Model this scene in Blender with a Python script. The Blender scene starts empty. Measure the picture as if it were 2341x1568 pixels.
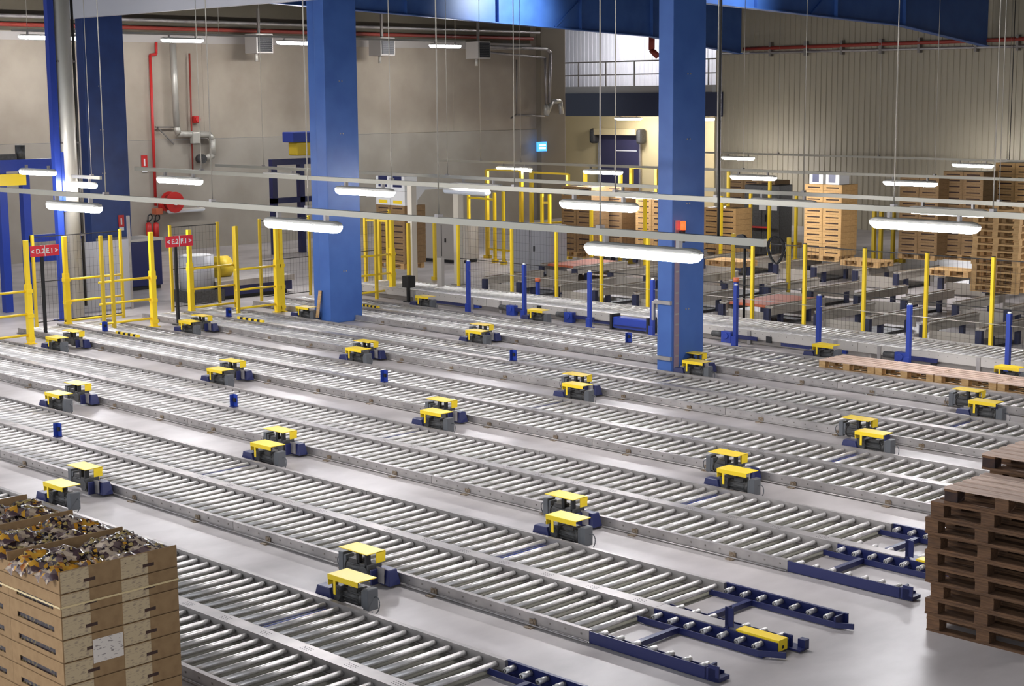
import bpy, math, random
from mathutils import Vector, Matrix
random.seed(7)
# ---------------------------------------------------------------- camera, world, exposure
H = 5.2                                                   # the photographer stands on a gallery
F = 3663.3
YAW, PITCH, ROLL = math.radians(135.106), math.radians(8.7204), math.radians(-0.48818)
fw = Vector((math.cos(PITCH) * math.cos(YAW), math.cos(PITCH) * math.sin(YAW), -math.sin(PITCH)))
rt = fw.cross(Vector((0, 0, 1))).normalized()
up = rt.cross(fw)
c_, s_ = math.cos(ROLL), math.sin(ROLL)
RT, UP = rt * c_ + up * s_, up * c_ - rt * s_
cam = bpy.data.objects.new('camera', bpy.data.cameras.new('camera'))
bpy.context.scene.collection.objects.link(cam)
cam.matrix_world = Matrix(((RT.x, UP.x, -fw.x, 0), (RT.y, UP.y, -fw.y, 0), (RT.z, UP.z, -fw.z, H), (0, 0, 0, 1)))
cam.data.sensor_width = 36; cam.data.sensor_fit = 'HORIZONTAL'; cam.data.lens = F / 2341 * 36
cam.data.clip_end = 300; cam.data.clip_start = 0.1
sc = bpy.context.scene
sc.camera = cam
sc.view_settings.view_transform = 'Standard'; sc.view_settings.look = 'None'
sc.view_settings.gamma = 1; sc.view_settings.use_curve_mapping = False
sc.cycles.caustics_reflective = False; sc.cycles.caustics_refractive = False
sc.view_settings.exposure = 0.5
LAMP = 100.0                                               # radiance of the tube diffusers
w = bpy.data.worlds.new('world'); sc.world = w; w.use_nodes = True
w.node_tree.nodes['Background'].inputs[0].default_value = (0.80, 0.88, 1.0, 1)
w.node_tree.nodes['Background'].inputs[1].default_value = 0.75

def ray(px, py):
    return (RT * ((px - 1170.5) / F) - UP * ((py - 784) / F) + fw)
def GZ(px, py, z=0):
    d = ray(px, py); t = (z - H) / d.z; return Vector((0, 0, H)) + d * t
def GY(px, py, y):
    d = ray(px, py); t = y / d.y; return Vector((0, 0, H)) + d * t
def GX(px, py, x):
    d = ray(px, py); t = x / d.x; return Vector((0, 0, H)) + d * t

# ---------------------------------------------------------------- materials
def lin(c):
    return tuple((x / 255 / 12.92) if x / 255 < .04045 else ((x / 255 + .055) / 1.055) ** 2.4 for x in c) + (1,)
def mat(name, rgb, rough=.5, metal=0., rgb2=None, scale=6., detail=4., bump=0., coat=0., stretch=None, lo=.35, hi=.65):
    m = bpy.data.materials.new(name); m.use_nodes = True
    nt = m.node_tree; b = nt.nodes['Principled BSDF']
    b.inputs['Base Color'].default_value = lin(rgb); b.inputs['Roughness'].default_value = rough
    b.inputs['Metallic'].default_value = metal
    if coat: b.inputs['Coat Weight'].default_value = coat
    if rgb2 is not None or bump:
        tc = nt.nodes.new('ShaderNodeTexCoord'); n = nt.nodes.new('ShaderNodeTexNoise')
        n.inputs['Scale'].default_value = scale; n.inputs['Detail'].default_value = detail
        mp = nt.nodes.new('ShaderNodeMapping')
        if stretch: mp.inputs['Scale'].default_value = stretch
        nt.links.new(tc.outputs['Object'], mp.inputs[0]); nt.links.new(mp.outputs[0], n.inputs['Vector'])
        if rgb2 is not None:
            r = nt.nodes.new('ShaderNodeValToRGB'); r.color_ramp.elements[0].position = lo; r.color_ramp.elements[1].position = hi
            r.color_ramp.elements[0].color = lin(rgb); r.color_ramp.elements[1].color = lin(rgb2)
            nt.links.new(n.outputs['Fac'], r.inputs[0]); nt.links.new(r.outputs[0], b.inputs['Base Color'])
        if bump:
            bp = nt.nodes.new('ShaderNodeBump'); bp.inputs['Strength'].default_value = bump; bp.inputs['Distance'].default_value = .02
            nt.links.new(n.outputs['Fac'], bp.inputs['Height']); nt.links.new(bp.outputs[0], b.inputs['Normal'])
    return m
def emit(name, rgb, strength):
    m = bpy.data.materials.new(name); m.use_nodes = True; nt = m.node_tree
    b = nt.nodes['Principled BSDF']; b.inputs['Base Color'].default_value = lin(rgb)
    b.inputs['Emission Color'].default_value = lin(rgb); b.inputs['Emission Strength'].default_value = strength
    return m
def varied(m, amount=.18):
    """per-object tone change, so that copies of a board or roller are not all alike"""
    nt = m.node_tree; b = nt.nodes['Principled BSDF']; inp = b.inputs['Base Color']
    oi = nt.nodes.new('ShaderNodeObjectInfo'); hs = nt.nodes.new('ShaderNodeHueSaturation')
    mr = nt.nodes.new('ShaderNodeMapRange'); mr.inputs[3].default_value = 1 - amount; mr.inputs[4].default_value = 1 + amount
    nt.links.new(oi.outputs['Random'], mr.inputs[0]); nt.links.new(mr.outputs[0], hs.inputs['Value'])
    if inp.is_linked: nt.links.new(inp.links[0].from_socket, hs.inputs['Color'])
    else: hs.inputs['Color'].default_value = inp.default_value
    nt.links.new(hs.outputs[0], inp)
    return m
M = {}
M['floor'] = mat('floor_concrete', (152, 145, 142), .38, 0, (192, 185, 182), .8, 12, 0, 0, (1.6, .8, 1), .3, .7)
M['concrete'] = mat('wall_concrete', (160, 148, 132), .85, 0, (174, 163, 146), .7, 6)
M['clad'] = mat('wall_cladding', (160, 151, 130), .55, 0)
M['white_clad'] = mat('white_cladding', (226, 226, 232), .5)
M['dark_roof'] = mat('roof_deck', (44, 40, 36), .9)
M['cream'] = mat('cream_wall', (214, 196, 150), .7)
M['galv'] = mat('galvanised_steel', (152, 147, 144), .42, .5, (174, 168, 164), 3, 4)
M['galv_dark'] = mat('dull_galvanised_steel', (130, 124, 118), .5, .5)
M['roller'] = varied(mat('roller_steel', (214, 210, 207), .36, .5, (232, 228, 224), 9, 3), .14)
M['tray'] = mat('gap_shade_olive', (100, 97, 86), .95, 0, (118, 114, 102), 2, 5)  # paints in the shaded floor between the rollers
M['rubber'] = mat('black_rubber', (28, 28, 30), .6)
M['bracket'] = mat('rusty_bracket', (112, 92, 70), .7, .3, (150, 138, 122), 40)
M['navy'] = mat('navy_paint', (32, 38, 84), .38)
M['blue'] = mat('blue_paint', (38, 62, 150), .4)
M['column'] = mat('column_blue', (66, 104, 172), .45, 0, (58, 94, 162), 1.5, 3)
M['column_shaded'] = mat('column_blue_shaded', (44, 70, 128), .45, 0, (38, 60, 114), 1.5, 3)  # column blue darkened to paint in the far column's shade
M['yellow'] = mat('yellow_paint', (250, 214, 44), .38)
M['yellow_dull'] = mat('ochre_yellow_paint', (214, 182, 44), .5)
M['motor'] = mat('motor_grey', (78, 78, 78), .5, .2, (62, 60, 58), 20)
M['box_grey'] = mat('terminal_box_grey', (92, 94, 97), .5)
M['black'] = mat('black_paint', (24, 24, 26), .5)
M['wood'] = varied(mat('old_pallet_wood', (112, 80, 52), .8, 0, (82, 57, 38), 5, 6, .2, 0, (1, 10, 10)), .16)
M['wood_top'] = varied(mat('pale_wood_with_sheen', (216, 190, 172), .8, 0, (184, 158, 140), 5, 6, .2, 0, (1, 10, 10)), .12)  # pale deck wood, lightened further to paint in the grazing reflection
M['wood_new'] = varied(mat('new_pallet_wood', (200, 164, 112), .75, 0, (176, 138, 90), 5, 6, .1, 0, (1, 10, 10)), .1)
M['wood_dark'] = mat('stained_block_wood', (66, 44, 34), .85, 0, (44, 32, 30), 12, 4)
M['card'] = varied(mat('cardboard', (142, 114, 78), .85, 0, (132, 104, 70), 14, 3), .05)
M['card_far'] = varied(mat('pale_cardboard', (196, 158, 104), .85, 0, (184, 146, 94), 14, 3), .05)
M['card_edge'] = mat('cardboard_edge', (166, 134, 92), .9)
M['white'] = mat('white_paint', (228, 228, 226), .5)
M['offwhite'] = mat('offwhite_board', (214, 206, 190), .7)
M['grey_sheet'] = mat('grey_sheet', (158, 158, 162), .5)
M['grey_paint'] = mat('pale_grey_paint', (178, 172, 164), .5)
M['lamp_body'] = mat('lamp_housing', (210, 206, 196), .45)
M['trunk'] = mat('trunking_steel', (176, 172, 158), .4, .4)
M['tube'] = emit('lit_diffuser', (252, 251, 255), LAMP)
M['tube_off'] = mat('unlit_diffuser', (225, 228, 230), .25)
M['cable'] = mat('steel_cable', (188, 182, 170), .4, .5)
M['red'] = mat('red_paint', (196, 44, 40), .45)
M['red_dull'] = mat('dull_red_pipe', (150, 56, 44), .55)
M['orange'] = mat('orange_belt', (196, 104, 70), .6)
M['sign_red'] = mat('sign_red', (222, 44, 60), .5)
M['sign_blue'] = emit('lit_blue_sign', (60, 140, 240), 1.6)
M['beacon'] = emit('lit_beacon', (255, 70, 30), 2.5)
M['duct'] = mat('insulated_duct', (188, 184, 172), .4, .35)
M['paper'] = mat('white_paper', (236, 234, 228), .8)
M['door_navy'] = mat('roller_door_navy', (56, 54, 84), .6)
M['beam_grey'] = mat('conveyor_beam_grey', (172, 164, 152), .5, .1)
M['leg_navy'] = mat('dark_navy_paint', (40, 44, 72), .5)
M['wire'] = mat('dark_wire', (52, 50, 48), .5, .3)
M['band'] = mat('strap_band', (206, 184, 138), .3)

def print_mat(name, base, ink, sx, sy, thr=.52):
    """rows of unreadable small print"""
    m = bpy.data.materials.new(name); m.use_nodes = True; nt = m.node_tree; b = nt.nodes['Principled BSDF']
    b.inputs['Roughness'].default_value = .8
    tc = nt.nodes.new('ShaderNodeTexCoord'); mp = nt.nodes.new('ShaderNodeMapping'); mp.inputs['Scale'].default_value = (sx, sx, sy)
    n = nt.nodes.new('ShaderNodeTexNoise'); n.inputs['Scale'].default_value = 1; n.inputs['Detail'].default_value = 2
    r = nt.nodes.new('ShaderNodeValToRGB'); r.color_ramp.elements[0].position = thr; r.color_ramp.elements[1].position = thr + .06
    r.color_ramp.elements[0].color = lin(base); r.color_ramp.elements[1].color = lin(ink)
    nt.links.new(tc.outputs['Object'], mp.inputs[0]); nt.links.new(mp.outputs[0], n.inputs['Vector'])
    nt.links.new(n.outputs['Fac'], r.inputs[0]); nt.links.new(r.outputs[0], b.inputs['Base Color'])
    return m
M['label'] = print_mat('case_label', (180, 160, 126), (150, 132, 108), 22, 90, .56)
M['sheet_label'] = print_mat('shipping_label', (206, 196, 184), (140, 130, 124), 22, 80, .58)
def sweets(name, scale, cols):
    m = bpy.data.materials.new(name); m.use_nodes = True; nt = m.node_tree; b = nt.nodes['Principled BSDF']
    b.inputs['Roughness'].default_value = .22
    tc = nt.nodes.new('ShaderNodeTexCoord'); v = nt.nodes.new('ShaderNodeTexVoronoi'); v.inputs['Scale'].default_value = scale
    r = nt.nodes.new('ShaderNodeValToRGB'); r.color_ramp.interpolation = 'CONSTANT'
    while len(r.color_ramp.elements) < len(cols): r.color_ramp.elements.new(.5)
    for i, c in enumerate(cols):
        r.color_ramp.elements[i].position = i / len(cols); r.color_ramp.elements[i].color = lin(c)
    sp = nt.nodes.new('ShaderNodeSeparateColor')
    nt.links.new(tc.outputs['Object'], v.inputs['Vector']); nt.links.new(v.outputs['Color'], sp.inputs[0])
    nt.links.new(sp.outputs[0], r.inputs[0]); nt.links.new(r.outputs[0], b.inputs['Base Color'])
    return m
M['sweets'] = sweets('dark_sweets', 42, [(34, 26, 30), (52, 40, 40), (134, 116, 70), (28, 24, 34), (80, 62, 52), (160, 140, 90)])
M['foil'] = sweets('clear_wrapper', 22, [(120, 104, 96), (150, 132, 112), (94, 78, 76), (168, 150, 130), (70, 54, 56)])
M['gold'] = sweets('golden_wrapper', 14, [(168, 116, 36), (178, 132, 48), (140, 84, 40), (120, 96, 60)])
M['slot'] = sweets('sweets_behind_slot', 48, [(30, 26, 32), (44, 36, 40), (96, 84, 56), (26, 22, 30), (60, 50, 48)])

# ---------------------------------------------------------------- mesh builder
COL = sc.collection
class MB:
    def __init__(s): s.v = []; s.f = []; s.m = []; s.s = []
    def face(s, idx, mi=0, sm=False): s.f.append(idx); s.m.append(mi); s.s.append(sm)
    def box(s, x0, x1, y0, y1, z0, z1, mi=0):
        b = len(s.v)
        s.v += [(x0, y0, z0), (x1, y0, z0), (x1, y1, z0), (x0, y1, z0), (x0, y0, z1), (x1, y0, z1), (x1, y1, z1), (x0, y1, z1)]
        for q in ((0, 3, 2, 1), (4, 5, 6, 7), (0, 1, 5, 4), (1, 2, 6, 5), (2, 3, 7, 6), (3, 0, 4, 7)): s.face([b + i for i in q], mi)
        return s
    def hexa(s, p, mi=0):
        b = len(s.v); s.v += [tuple(q) for q in p]
        for q in ((0, 3, 2, 1), (4, 5, 6, 7), (0, 1, 5, 4), (1, 2, 6, 5), (2, 3, 7, 6), (3, 0, 4, 7)): s.face([b + i for i in q], mi)
        return s
    def bar(s, a, b_, wd, ht, mi=0):
        """box beam between two points"""
        a, b_ = Vector(a), Vector(b_); d = (b_ - a).normalized()
        u = d.cross(Vector((0, 0, 1)))
        u = Vector((1, 0, 0)) if u.length < 1e-4 else u.normalized()
        n = u.cross(d).normalized(); u *= wd / 2; n *= ht / 2
        return s.hexa([a - u - n, b_ - u - n, b_ + u - n, a + u - n, a - u + n, b_ - u + n, b_ + u + n, a + u + n], mi)
    def tube(s, a, b_, r, n=10, mi=0, r2=None, caps=True):
        a, b_ = Vector(a), Vector(b_); d = (b_ - a).normalized()
        u = d.orthogonal().normalized(); w_ = d.cross(u); k = len(s.v); r2 = r if r2 is None else r2
        for p, rr in ((a, r), (b_, r2)):
            for i in range(n):
                t = 2 * math.pi * i / n
                s.v.append(tuple(p + u * (rr * math.cos(t)) + w_ * (rr * math.sin(t))))
        for i in range(n):
            j = (i + 1) % n; s.face([k + i, k + j, k + n + j, k + n + i], mi, True)
        if caps: s.face([k + i for i in range(n)][::-1], mi); s.face([k + n + i for i in range(n)], mi)
        return s
    def path(s, pts, r, n=8, mi=0):
        for a, b_ in zip(pts, pts[1:]): s.tube(a, b_, r, n, mi)
        return s
    def prism(s, poly, axis, a0, a1, mi=0):
        """poly of 2-D points, extruded along axis"""
        k = len(s.v); n = len(poly)
        for a in (a0, a1):
            for p, q in poly:
                s.v.append({'x': (a, p, q), 'y': (p, a, q), 'z': (p, q, a)}[axis])
        for i in range(n):
            j = (i + 1) % n; s.face([k + i, k + j, k + n + j, k + n + i], mi)
        s.face([k + i for i in range(n)][::-1], mi); s.face([k + n + i for i in range(n)], mi)
        return s
    def build(s, name, mats, parent=None, bevel=0.):
        me = bpy.data.meshes.new(name); me.from_pydata(s.v, [], s.f)
        for m_ in (mats if isinstance(mats, (list, tuple)) else [mats]): me.materials.append(m_)
        me.polygons.foreach_set('material_index', s.m); me.polygons.foreach_set('use_smooth', s.s); me.update()
        import bmesh
        bm = bmesh.new(); bm.from_mesh(me); bmesh.ops.recalc_face_normals(bm, faces=bm.faces); bm.to_mesh(me); bm.free()
        o = bpy.data.objects.new(name, me); COL.objects.link(o)
        if parent: o.parent = parent
        if bevel:
            bv = o.modifiers.new('bevel', 'BEVEL'); bv.width = bevel; bv.segments = 2; bv.limit_method = 'ANGLE'
        return o
def tag(o, label, cat, group=None, kind=None):
    o['label'] = label; o['category'] = cat
    if group: o['group'] = group
    if kind: o['kind'] = kind
    return o
def thing(name, label, cat, loc=(0, 0, 0), rz=0., group=None, kind=None):
    o = bpy.data.objects.new(name, None); COL.objects.link(o); o.empty_display_size = .1
    o.location = loc; o.rotation_euler = (0, 0, rz)
    return tag(o, label, cat, group, kind)
def struct(name, mb, m, parent=None, bevel=0.):
    o = mb.build(name, m, parent, bevel)
    if parent is None: o['kind'] = 'structure'
    return o
def dup(root, loc=None, rz=None, label=None, group=None, skip=()):
    r = root.copy(); COL.objects.link(r)
    if loc is not None: r.location = loc
    if rz is not None: r.rotation_euler = (0, 0, rz)
    if label: r['label'] = label
    if group: r['group'] = group
    for ch in list(root.children):
        if ch.name.split('.')[0] in skip: continue
        c = ch.copy(); COL.objects.link(c); c.parent = r
        for g in ch.children:
            d = g.copy(); COL.objects.link(d); d.parent = c
    return r
ORD = ['first', 'second', 'third', 'fourth', 'fifth', 'sixth', 'seventh', 'eighth', 'ninth', 'tenth', 'eleventh', 'twelfth', 'thirteenth', 'fourteenth']

# ---------------------------------------------------------------- the hall
XL, YR = -48.0, 53.5                                      # end wall, long wall
def ceil_z(y): return 8.9 + (53.5 - y) * .036
struct('floor', MB().box(-64, 14, -8, 66, -.2, 0), M['floor'])
wl = MB()
wl.box(XL - .3, XL, -8, 51.2, 3.85, 12.5); wl.box(XL - .3, XL + .03, -8, 51.2, 0, 3.84, 1)
for y in (17.5, 20.6, 26.6, 32.6, 38.6, 44.6): wl.box(XL, XL + .012, y, y + .05, 3.9, 8.2)
wl_o = struct('wall_left', wl, [M['concrete'], mat('lower_wall_concrete', (154, 145, 132), .85, 0, (167, 159, 146), .7, 6)])
def ribs(x0, x1, pitch, depth, y, z0, z1):
    mb = MB(); x = x0; pts = []
    while x < x1:
        pts += [(x, y), (x + pitch * .62, y), (x + pitch * .7, y + depth), (x + pitch * .92, y + depth)]; x += pitch
    for i, (px, py) in enumerate(pts): mb.v += [(px, py, z0), (px, py, z1)]
    for i in range(len(pts) - 1): mb.face([2 * i, 2 * i + 2, 2 * i + 3, 2 * i + 1])
    return mb
wr = ribs(-41.6, 9, .25, .03, YR, 0, 9.2)
struct('wall_right', wr, M['clad'])
mb = MB()
def roof(x0, x1, y0, y1):
    z0, z1 = ceil_z(y0), ceil_z(y1)
    mb.hexa([(x0, y0, z0), (x1, y0, z0), (x1, y1, z1), (x0, y1, z1), (x0, y0, z0 + .3), (x1, y0, z0 + .3), (x1, y1, z1 + .3), (x0, y1, z1 + .3)])
roof(-63, 12, 17, 61); roof(-63, -47, 3, 17); roof(-33, 12, 3, 17)
for y in (3, 6.6, 10.2, 13.8): roof(-47, -33, y, y + 1.0)  # leaves unseen roof gaps, added so sky light reaches the left rollers
struct('ceiling', mb, M['dark_roof'])
struct('wall_light_block', MB().box(12, 12.2, 3, 60, 0, 9.2), M['concrete'])  # unseen wall, added to block sky light on the columns' end faces
# recess between the two walls, with its mezzanine
RB = 57.0
struct('wall_recess', MB().box(-58, -36, RB, RB + .2, 0, 5.0), M['cream'])
struct('wall_recess_side', MB().box(-41.7, -41.5, 53.56, RB, 0, 5.0), M['cream'])
struct('wall_recess_return', MB().box(-58.2, -58, 50, RB, 0, 5.0), M['cream'])
struct('wall_corner', MB().box(-48.6, -47.7, 49.4, 50.85, 0, 8.6), mat('corner_concrete', (132, 122, 106), .85))
struct('wall_mezzanine', ribs(-62, -41.75, .25, .03, RB + 1, 5.4, 11), M['white_clad'])
struct('wall_mezzanine_side', MB().box(-62.2, -62, 50, RB + 1, 5.4, 11), M['white_clad'])
zs0, zs1 = GY(1400, 213, 53.3).z, GY(1400, 197, 53.3).z
struct('trim_mezzanine_floor', MB().box(-62, -41.75, 53.45, RB + 1, zs0, zs1), M['grey_paint'])
a, b = GY(1284, 232, 53.3), GY(1649, 232, 53.3)
struct('trim_mezzanine_beam', MB().box(a.x, b.x, 53.2, 53.42, GY(1470, 266, 53.3).z, zs0), mat('beam_navy', (40, 46, 70), .5))
a = GY(1255, 200, 53.7)
t = thing('guard_railing', 'grey tube railing along the edge of the white mezzanine', 'railing', (a.x, 53.7, zs1))
rx = b.x - a.x
zt, zm = GY(1400, 141, 53.7).z - zs1, GY(1400, 171, 53.7).z - zs1
MB().tube((0, 0, zt), (rx, 0, zt), .03, 8).build('top_rail', M['galv_dark'], t)
MB().tube((0, 0, zm), (rx, 0, zm), .025, 8).build('middle_rail', M['galv_dark'], t)
for px in (1277, 1322, 1385, 1450, 1560, 1620): x = GY(px, 170, 53.7).x - a.x; MB().tube((x, 0, 0), (x, 0, zt), .028, 8).build('post', M['galv_dark'], t)
# roller door in the recess
p0, p1 = GY(1376, 372, RB), GY(1464, 309, RB)
t = thing('roller_door', 'navy roller shutter with dark drum ends in the cream recess wall', 'shutter', (p0.x, RB - .05, 0))
wdt = p1.x - p0.x
ct = MB().box(0, wdt, -.05, .03, 0, p1.z).build('curtain', M['door_navy'], t)
MB().box(wdt * .4, wdt * .95, -.08, -.05, p1.z - .75, p1.z - .7).build('pull_bar', M['white'], ct)
MB().box(-.1, wdt + .1, -.45, 0, p1.z, p1.z + .3).build('hood', M['cream'], t, .03)
for x in (-.35, wdt + .15): MB().box(x, x + .3, -.5, -.02, p1.z - .4, p1.z + .3).build('drum_end', M['motor'], t, .12)
for x in (-.12, wdt + .04): MB().box(x, x + .08, -.1, 0, 0, p1.z).build('guide', M['galv'], t)
# low bulkhead over the column row
a, b = GY(165, 30, 23.05), GY(700, -1, 23.05)
mb = MB().box(a.x, b.x + .8, 22.9, 23.12, min(a.z, b.z) - .02, ceil_z(23.2) - .02)
tag(mb.build('bulkhead_panel', M['white_clad']), 'white bulkhead panel spanning between the two far blue columns', 'panel')
tag(MB().box(XL + .01, XL + .06, 19.7, 49, 7.44, ceil_z(49) - .02).build('upper_wall_shade', mat('upper_shade_olive', (92, 84, 68), .8)), 'dark olive band painting in the shade above the cable tray on the end wall', 'cladding')  # band that paints the shade onto the wall above the tray
mb = MB(); y = 8.0
while y < 19.4: mb.box(XL + .02, XL + .10, y, y + .2, 8.35, ceil_z(y + .3) - .02); y += .3
tag(mb.build('corrugated_liner', M['white_clad']), 'pale corrugated cladding high on the concrete end wall', 'cladding')

# blue steel columns: flanged box stanchions
def column(name_label, x0, x1, y0, y1, extra=None, m='column'):
    t = thing('steel_column', name_label, 'column', (x1, y0, 0), 0, 'blue columns', 'thing')
    wx = x0 - x1
    MB().box(wx, 0, 0, y1 - y0, 0, ceil_z(y1) - .01).build('shaft', M[m], t, .012)
    if extra: MB().box(wx - extra, wx, .16, y1 - y0, 0, ceil_z(y1) - .01).build('rear_flange', M[m], t, .01)
    for z in (1.2, 3.2, 4.4, 5.6):
        m_ = MB()
        for dy in (.42, .5): m_.tube((0, dy, z), (.012, dy, z), .016, 8)
        m_.build('bolt', M['galv'], t)
    return t
c1 = column('blue steel column darkened for shade, under the white bulkhead, beside the concrete end wall', -40.15, -39.8, 23.19, 24.45, .3, 'column_shaded')
c2 = column('blue steel column in the middle, with a wood offcut leaning at its foot', -29.63, -29.27, 23.19, 24.15, .45)
c3 = column('blue steel column carrying the red beacon and cable tray', -19.37, -19.02, 23.19, 24.15)
MB().box(-.39, .005, -.06, 0, 1.32, 1.39).build('bracket_rail', M['galv'], c3); MB().box(-.42, .02, -.06, 0, .26, .33).build('bracket_rail', M['galv'], c3)
MB().box(-.44, -.39, -.06, .0, 1.0, 1.36).build('bracket_rail', M['galv'], c3)
MB().box(.0, .02, .07, .2, 0, 2.9).build('cable_tray', mat('tray_pink_steel', (150, 128, 140), .5, .2), c3)
mb = MB()
for i in range(14): mb.box(.02, .024, .09, .18, .12 + i * .2, .15 + i * .2)
mb.build('cable_tie', M['galv'], c3)
pb = GX(1554, 515, -19.0)
t = thing('beacon_lamp', 'red warning beacon fixed to the blue column with the cable tray', 'beacon', (-18.99, pb.y, pb.z - .1))
MB().box(0, .1, -.03, .03, -.22, -.0).build('bracket', M['black'], t); MB().tube((.07, 0, -.14), (.07, 0, .02), .045, 14).build('base', M['black'], t)
MB().tube((.07, 0, .02), (.07, 0, .18), .055, 14, 0, .05).build('lens', M['beacon'], t)

# roof girders running to the long wall, haunched at the end
def girder(label, x):
    t = thing('roof_girder', label, 'girder', (x, 23.6, 0), 0, 'roof girders', 'thing')
    def bz(y): return 7.97 - (y - 33) * .036
    Y = [24.5, 47.5, 53.3]; Zb = [bz(24.5), bz(47.5), bz(53.3) - .38]
    web = MB()
    for i in range(2):
        a, b = Y[i] - 23.6, Y[i + 1] - 23.6
        web.hexa([(-.02, a, Zb[i]), (.02, a, Zb[i]), (.02, b, Zb[i + 1]), (-.02, b, Zb[i + 1]),
                  (-.02, a, ceil_z(Y[i]) - .02), (.02, a, ceil_z(Y[i]) - .02), (.02, b, ceil_z(Y[i + 1]) - .02), (-.02, b, ceil_z(Y[i + 1]) - .02)])
    web.build('web', M['column'], t)
    fl = MB()
    for i in range(2): fl.bar((0, Y[i] - 23.6, Zb[i]), (0, Y[i + 1] - 23.6, Zb[i + 1]), .3, .03)
    fl.build('bottom_flange', M['column'], t)
    for y in (31., 35.2, 39.4, 43.6, 47.6):
        MB().box(.02, .15, y - 23.6, y - 23.58, bz(y), ceil_z(y) - .03).build('stiffener', M['column'], t)
    MB().bar((.06, 42.3 - 23.6, bz(42.3) + .03), (.06, 44.3 - 23.6, ceil_z(44.3) - .1), .06, .06).build('brace', M['column'], t)
    return t
girder('blue roof girder lit bright cyan, rising behind the middle column', -40.2)
girder('blue roof girder ending in the dark haunch above the corrugated wall', -29.27)
# purlins under the roof deck
for i, y in enumerate((44.5, 47.5, 50.5)):
    tag(MB().box(-47.9, -20, y, y + .12, ceil_z(y) - .26, ceil_z(y) - .01).build('roof_purlin', M['dark_roof']), 'dark purlin under the roof deck above the corner', 'purlin', 'roof purlins')

# ---------------------------------------------------------------- lamps
def make_lamp(lit=True):
    t = thing('tube_lamp', '', 'lamp')
    L = .78
    prof_d = [(-.08, .0), (-.074, -.06), (-.04, -.09), (.04, -.09), (.074, -.06), (.08, 0)]
    prof_h = [(-.078, 0), (-.07, .04), (-.03, .055), (.03, .055), (.07, .04), (.078, 0)]
    def loft(prof, ends):
        mb = MB(); n = len(prof)
        for x, k in ends:
            for p, q in prof: mb.v.append((x, p * k, q * k))
        for e in range(len(ends) - 1):
            for i in range(n):
                j = (i + 1) % n; mb.face([e * n + i, e * n + j, (e + 1) * n + j, (e + 1) * n + i])
        mb.face(list(range(n))[::-1]); mb.face([(len(ends) - 1) * n + i for i in range(n)])
        return mb
    E_ = [(-L, .45), (-L + .06, .9), (-L + .1, 1), (L - .1, 1), (L - .06, .9), (L, .45)]
    loft(prof_d, E_).build('diffuser', M['tube'] if lit else M['tube_off'], t)
    hs = loft(prof_h, E_).build('housing', M['lamp_body'], t)
    for x in (-.5, .5): MB().box(x - .02, x + .02, -.03, .03, .05, .13).build('clip', M['galv'], hs)
    return t
lamp_lit = make_lamp(True); lamp_off = make_lamp(False)
first_lit, first_off = [True], [True]
def place_lamp(x, y, z, label, lit=True, rz=0., group='suspended tube lamps'):
    src, fl = (lamp_lit, first_lit) if lit else (lamp_off, first_off)
    if fl[0]:
        fl[0] = False; src.location = (x, y, z); src.rotation_euler = (0, 0, rz); src['label'] = label; src['group'] = group; return src
    return dup(src, (x, y, z), rz, label, group)
def trunking(label, y, z, x0, x1, cables, dark=()):
    t = thing('lighting_trunking', label, 'trunking', (x0, y, z), 0, 'lighting trunking rows')
    MB().box(0, x1 - x0, -.03, .03, 0, .075).build('channel', M['trunk'], t)
    for cx in cables:
        MB().tube((cx - x0, 0, .07), (cx - x0, 0, ceil_z(y) - z), .008, 6).build('suspension_wire', M['cable'], t)
        MB().box(cx - x0 - .03, cx - x0 + .03, -.04, .04, .07, .11).build('hanger', M['galv'], t)
    for cx in dark:
        MB().tube((cx - x0, .02, .07), (cx - x0, .02, ceil_z(y) - z), .014, 6).build('power_cable', M['wire'], t)
    return t
rows = [  # y of the row, two picture points on its channel, x ends, lit lamps (picture point, label), unlit ones, wires
    (12.7, (0, 433), (1760, 556), -32, -9.25, [((1467, 569), 'lowest and largest lit tube lamp, in front of the beacon column'), ((691, 508), 'lit tube lamp hanging in front of the middle blue column'),
      ((168, 462), 'lit tube lamp on the front trunking, before the far blue column')], [], [235, 480, 700, 1000, 1372], [1645]),
    (18.1, (600, 401), (2341, 494), -29.2, -4, [((410, 407), 'lit tube lamp just above the red hose reel'), ((833, 428), 'lit tube lamp beside the middle column, second trunking from the front'),
      ((1368, 461), 'lit tube lamp left of the beacon column on the second trunking'), ((2112, 505), 'lit tube lamp on the second trunking, against the far pallet stacks')], [], [457, 893, 1175, 1407, 1640, 2048, 2277], []),
    (25.8, (580, 382), (1741, 439), -37.5, -8, [((1094, 414), 'lit tube lamp over the white gantry post, third trunking'), ((1465, 436), 'lit tube lamp touching the beacon column, third trunking'),
      ((2166, 479), 'lit tube lamp just behind another, nearest the right pallet tower'), ((643, 390), 'small lit tube lamp just beside the middle column')],
      [((1790, 456), 'unlit tube lamp right of the beacon column'), ((1066, 438), 'unlit tube lamp over the tall pale grey column')], [600, 775, 1022, 1840, 2290], []),
    (36.5, (1075, 369), (2074, 402), -40, -14, [((1175, 379), 'small lit tube lamp over the tall yellow cage'), ((1378, 387), 'small lit tube lamp below the navy roller door'), ((1722, 399), 'small lit tube lamp right of the beacon column, over yellow fence posts'),
      ((2081, 411), 'small lit tube lamp above the far case stacks')], [], [1098, 1190, 1700, 2140], []),
    (50.9, (1741, 352), (2341, 369), -40.5, -18, [((1687, 359), 'farthest lit tube lamp, low on the corrugated wall beside the column'), ((2224, 374), 'farthest lit tube lamp on the corrugated wall above the case stacks')], [], [1780, 2010, 2305], [2310]),
]
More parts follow.
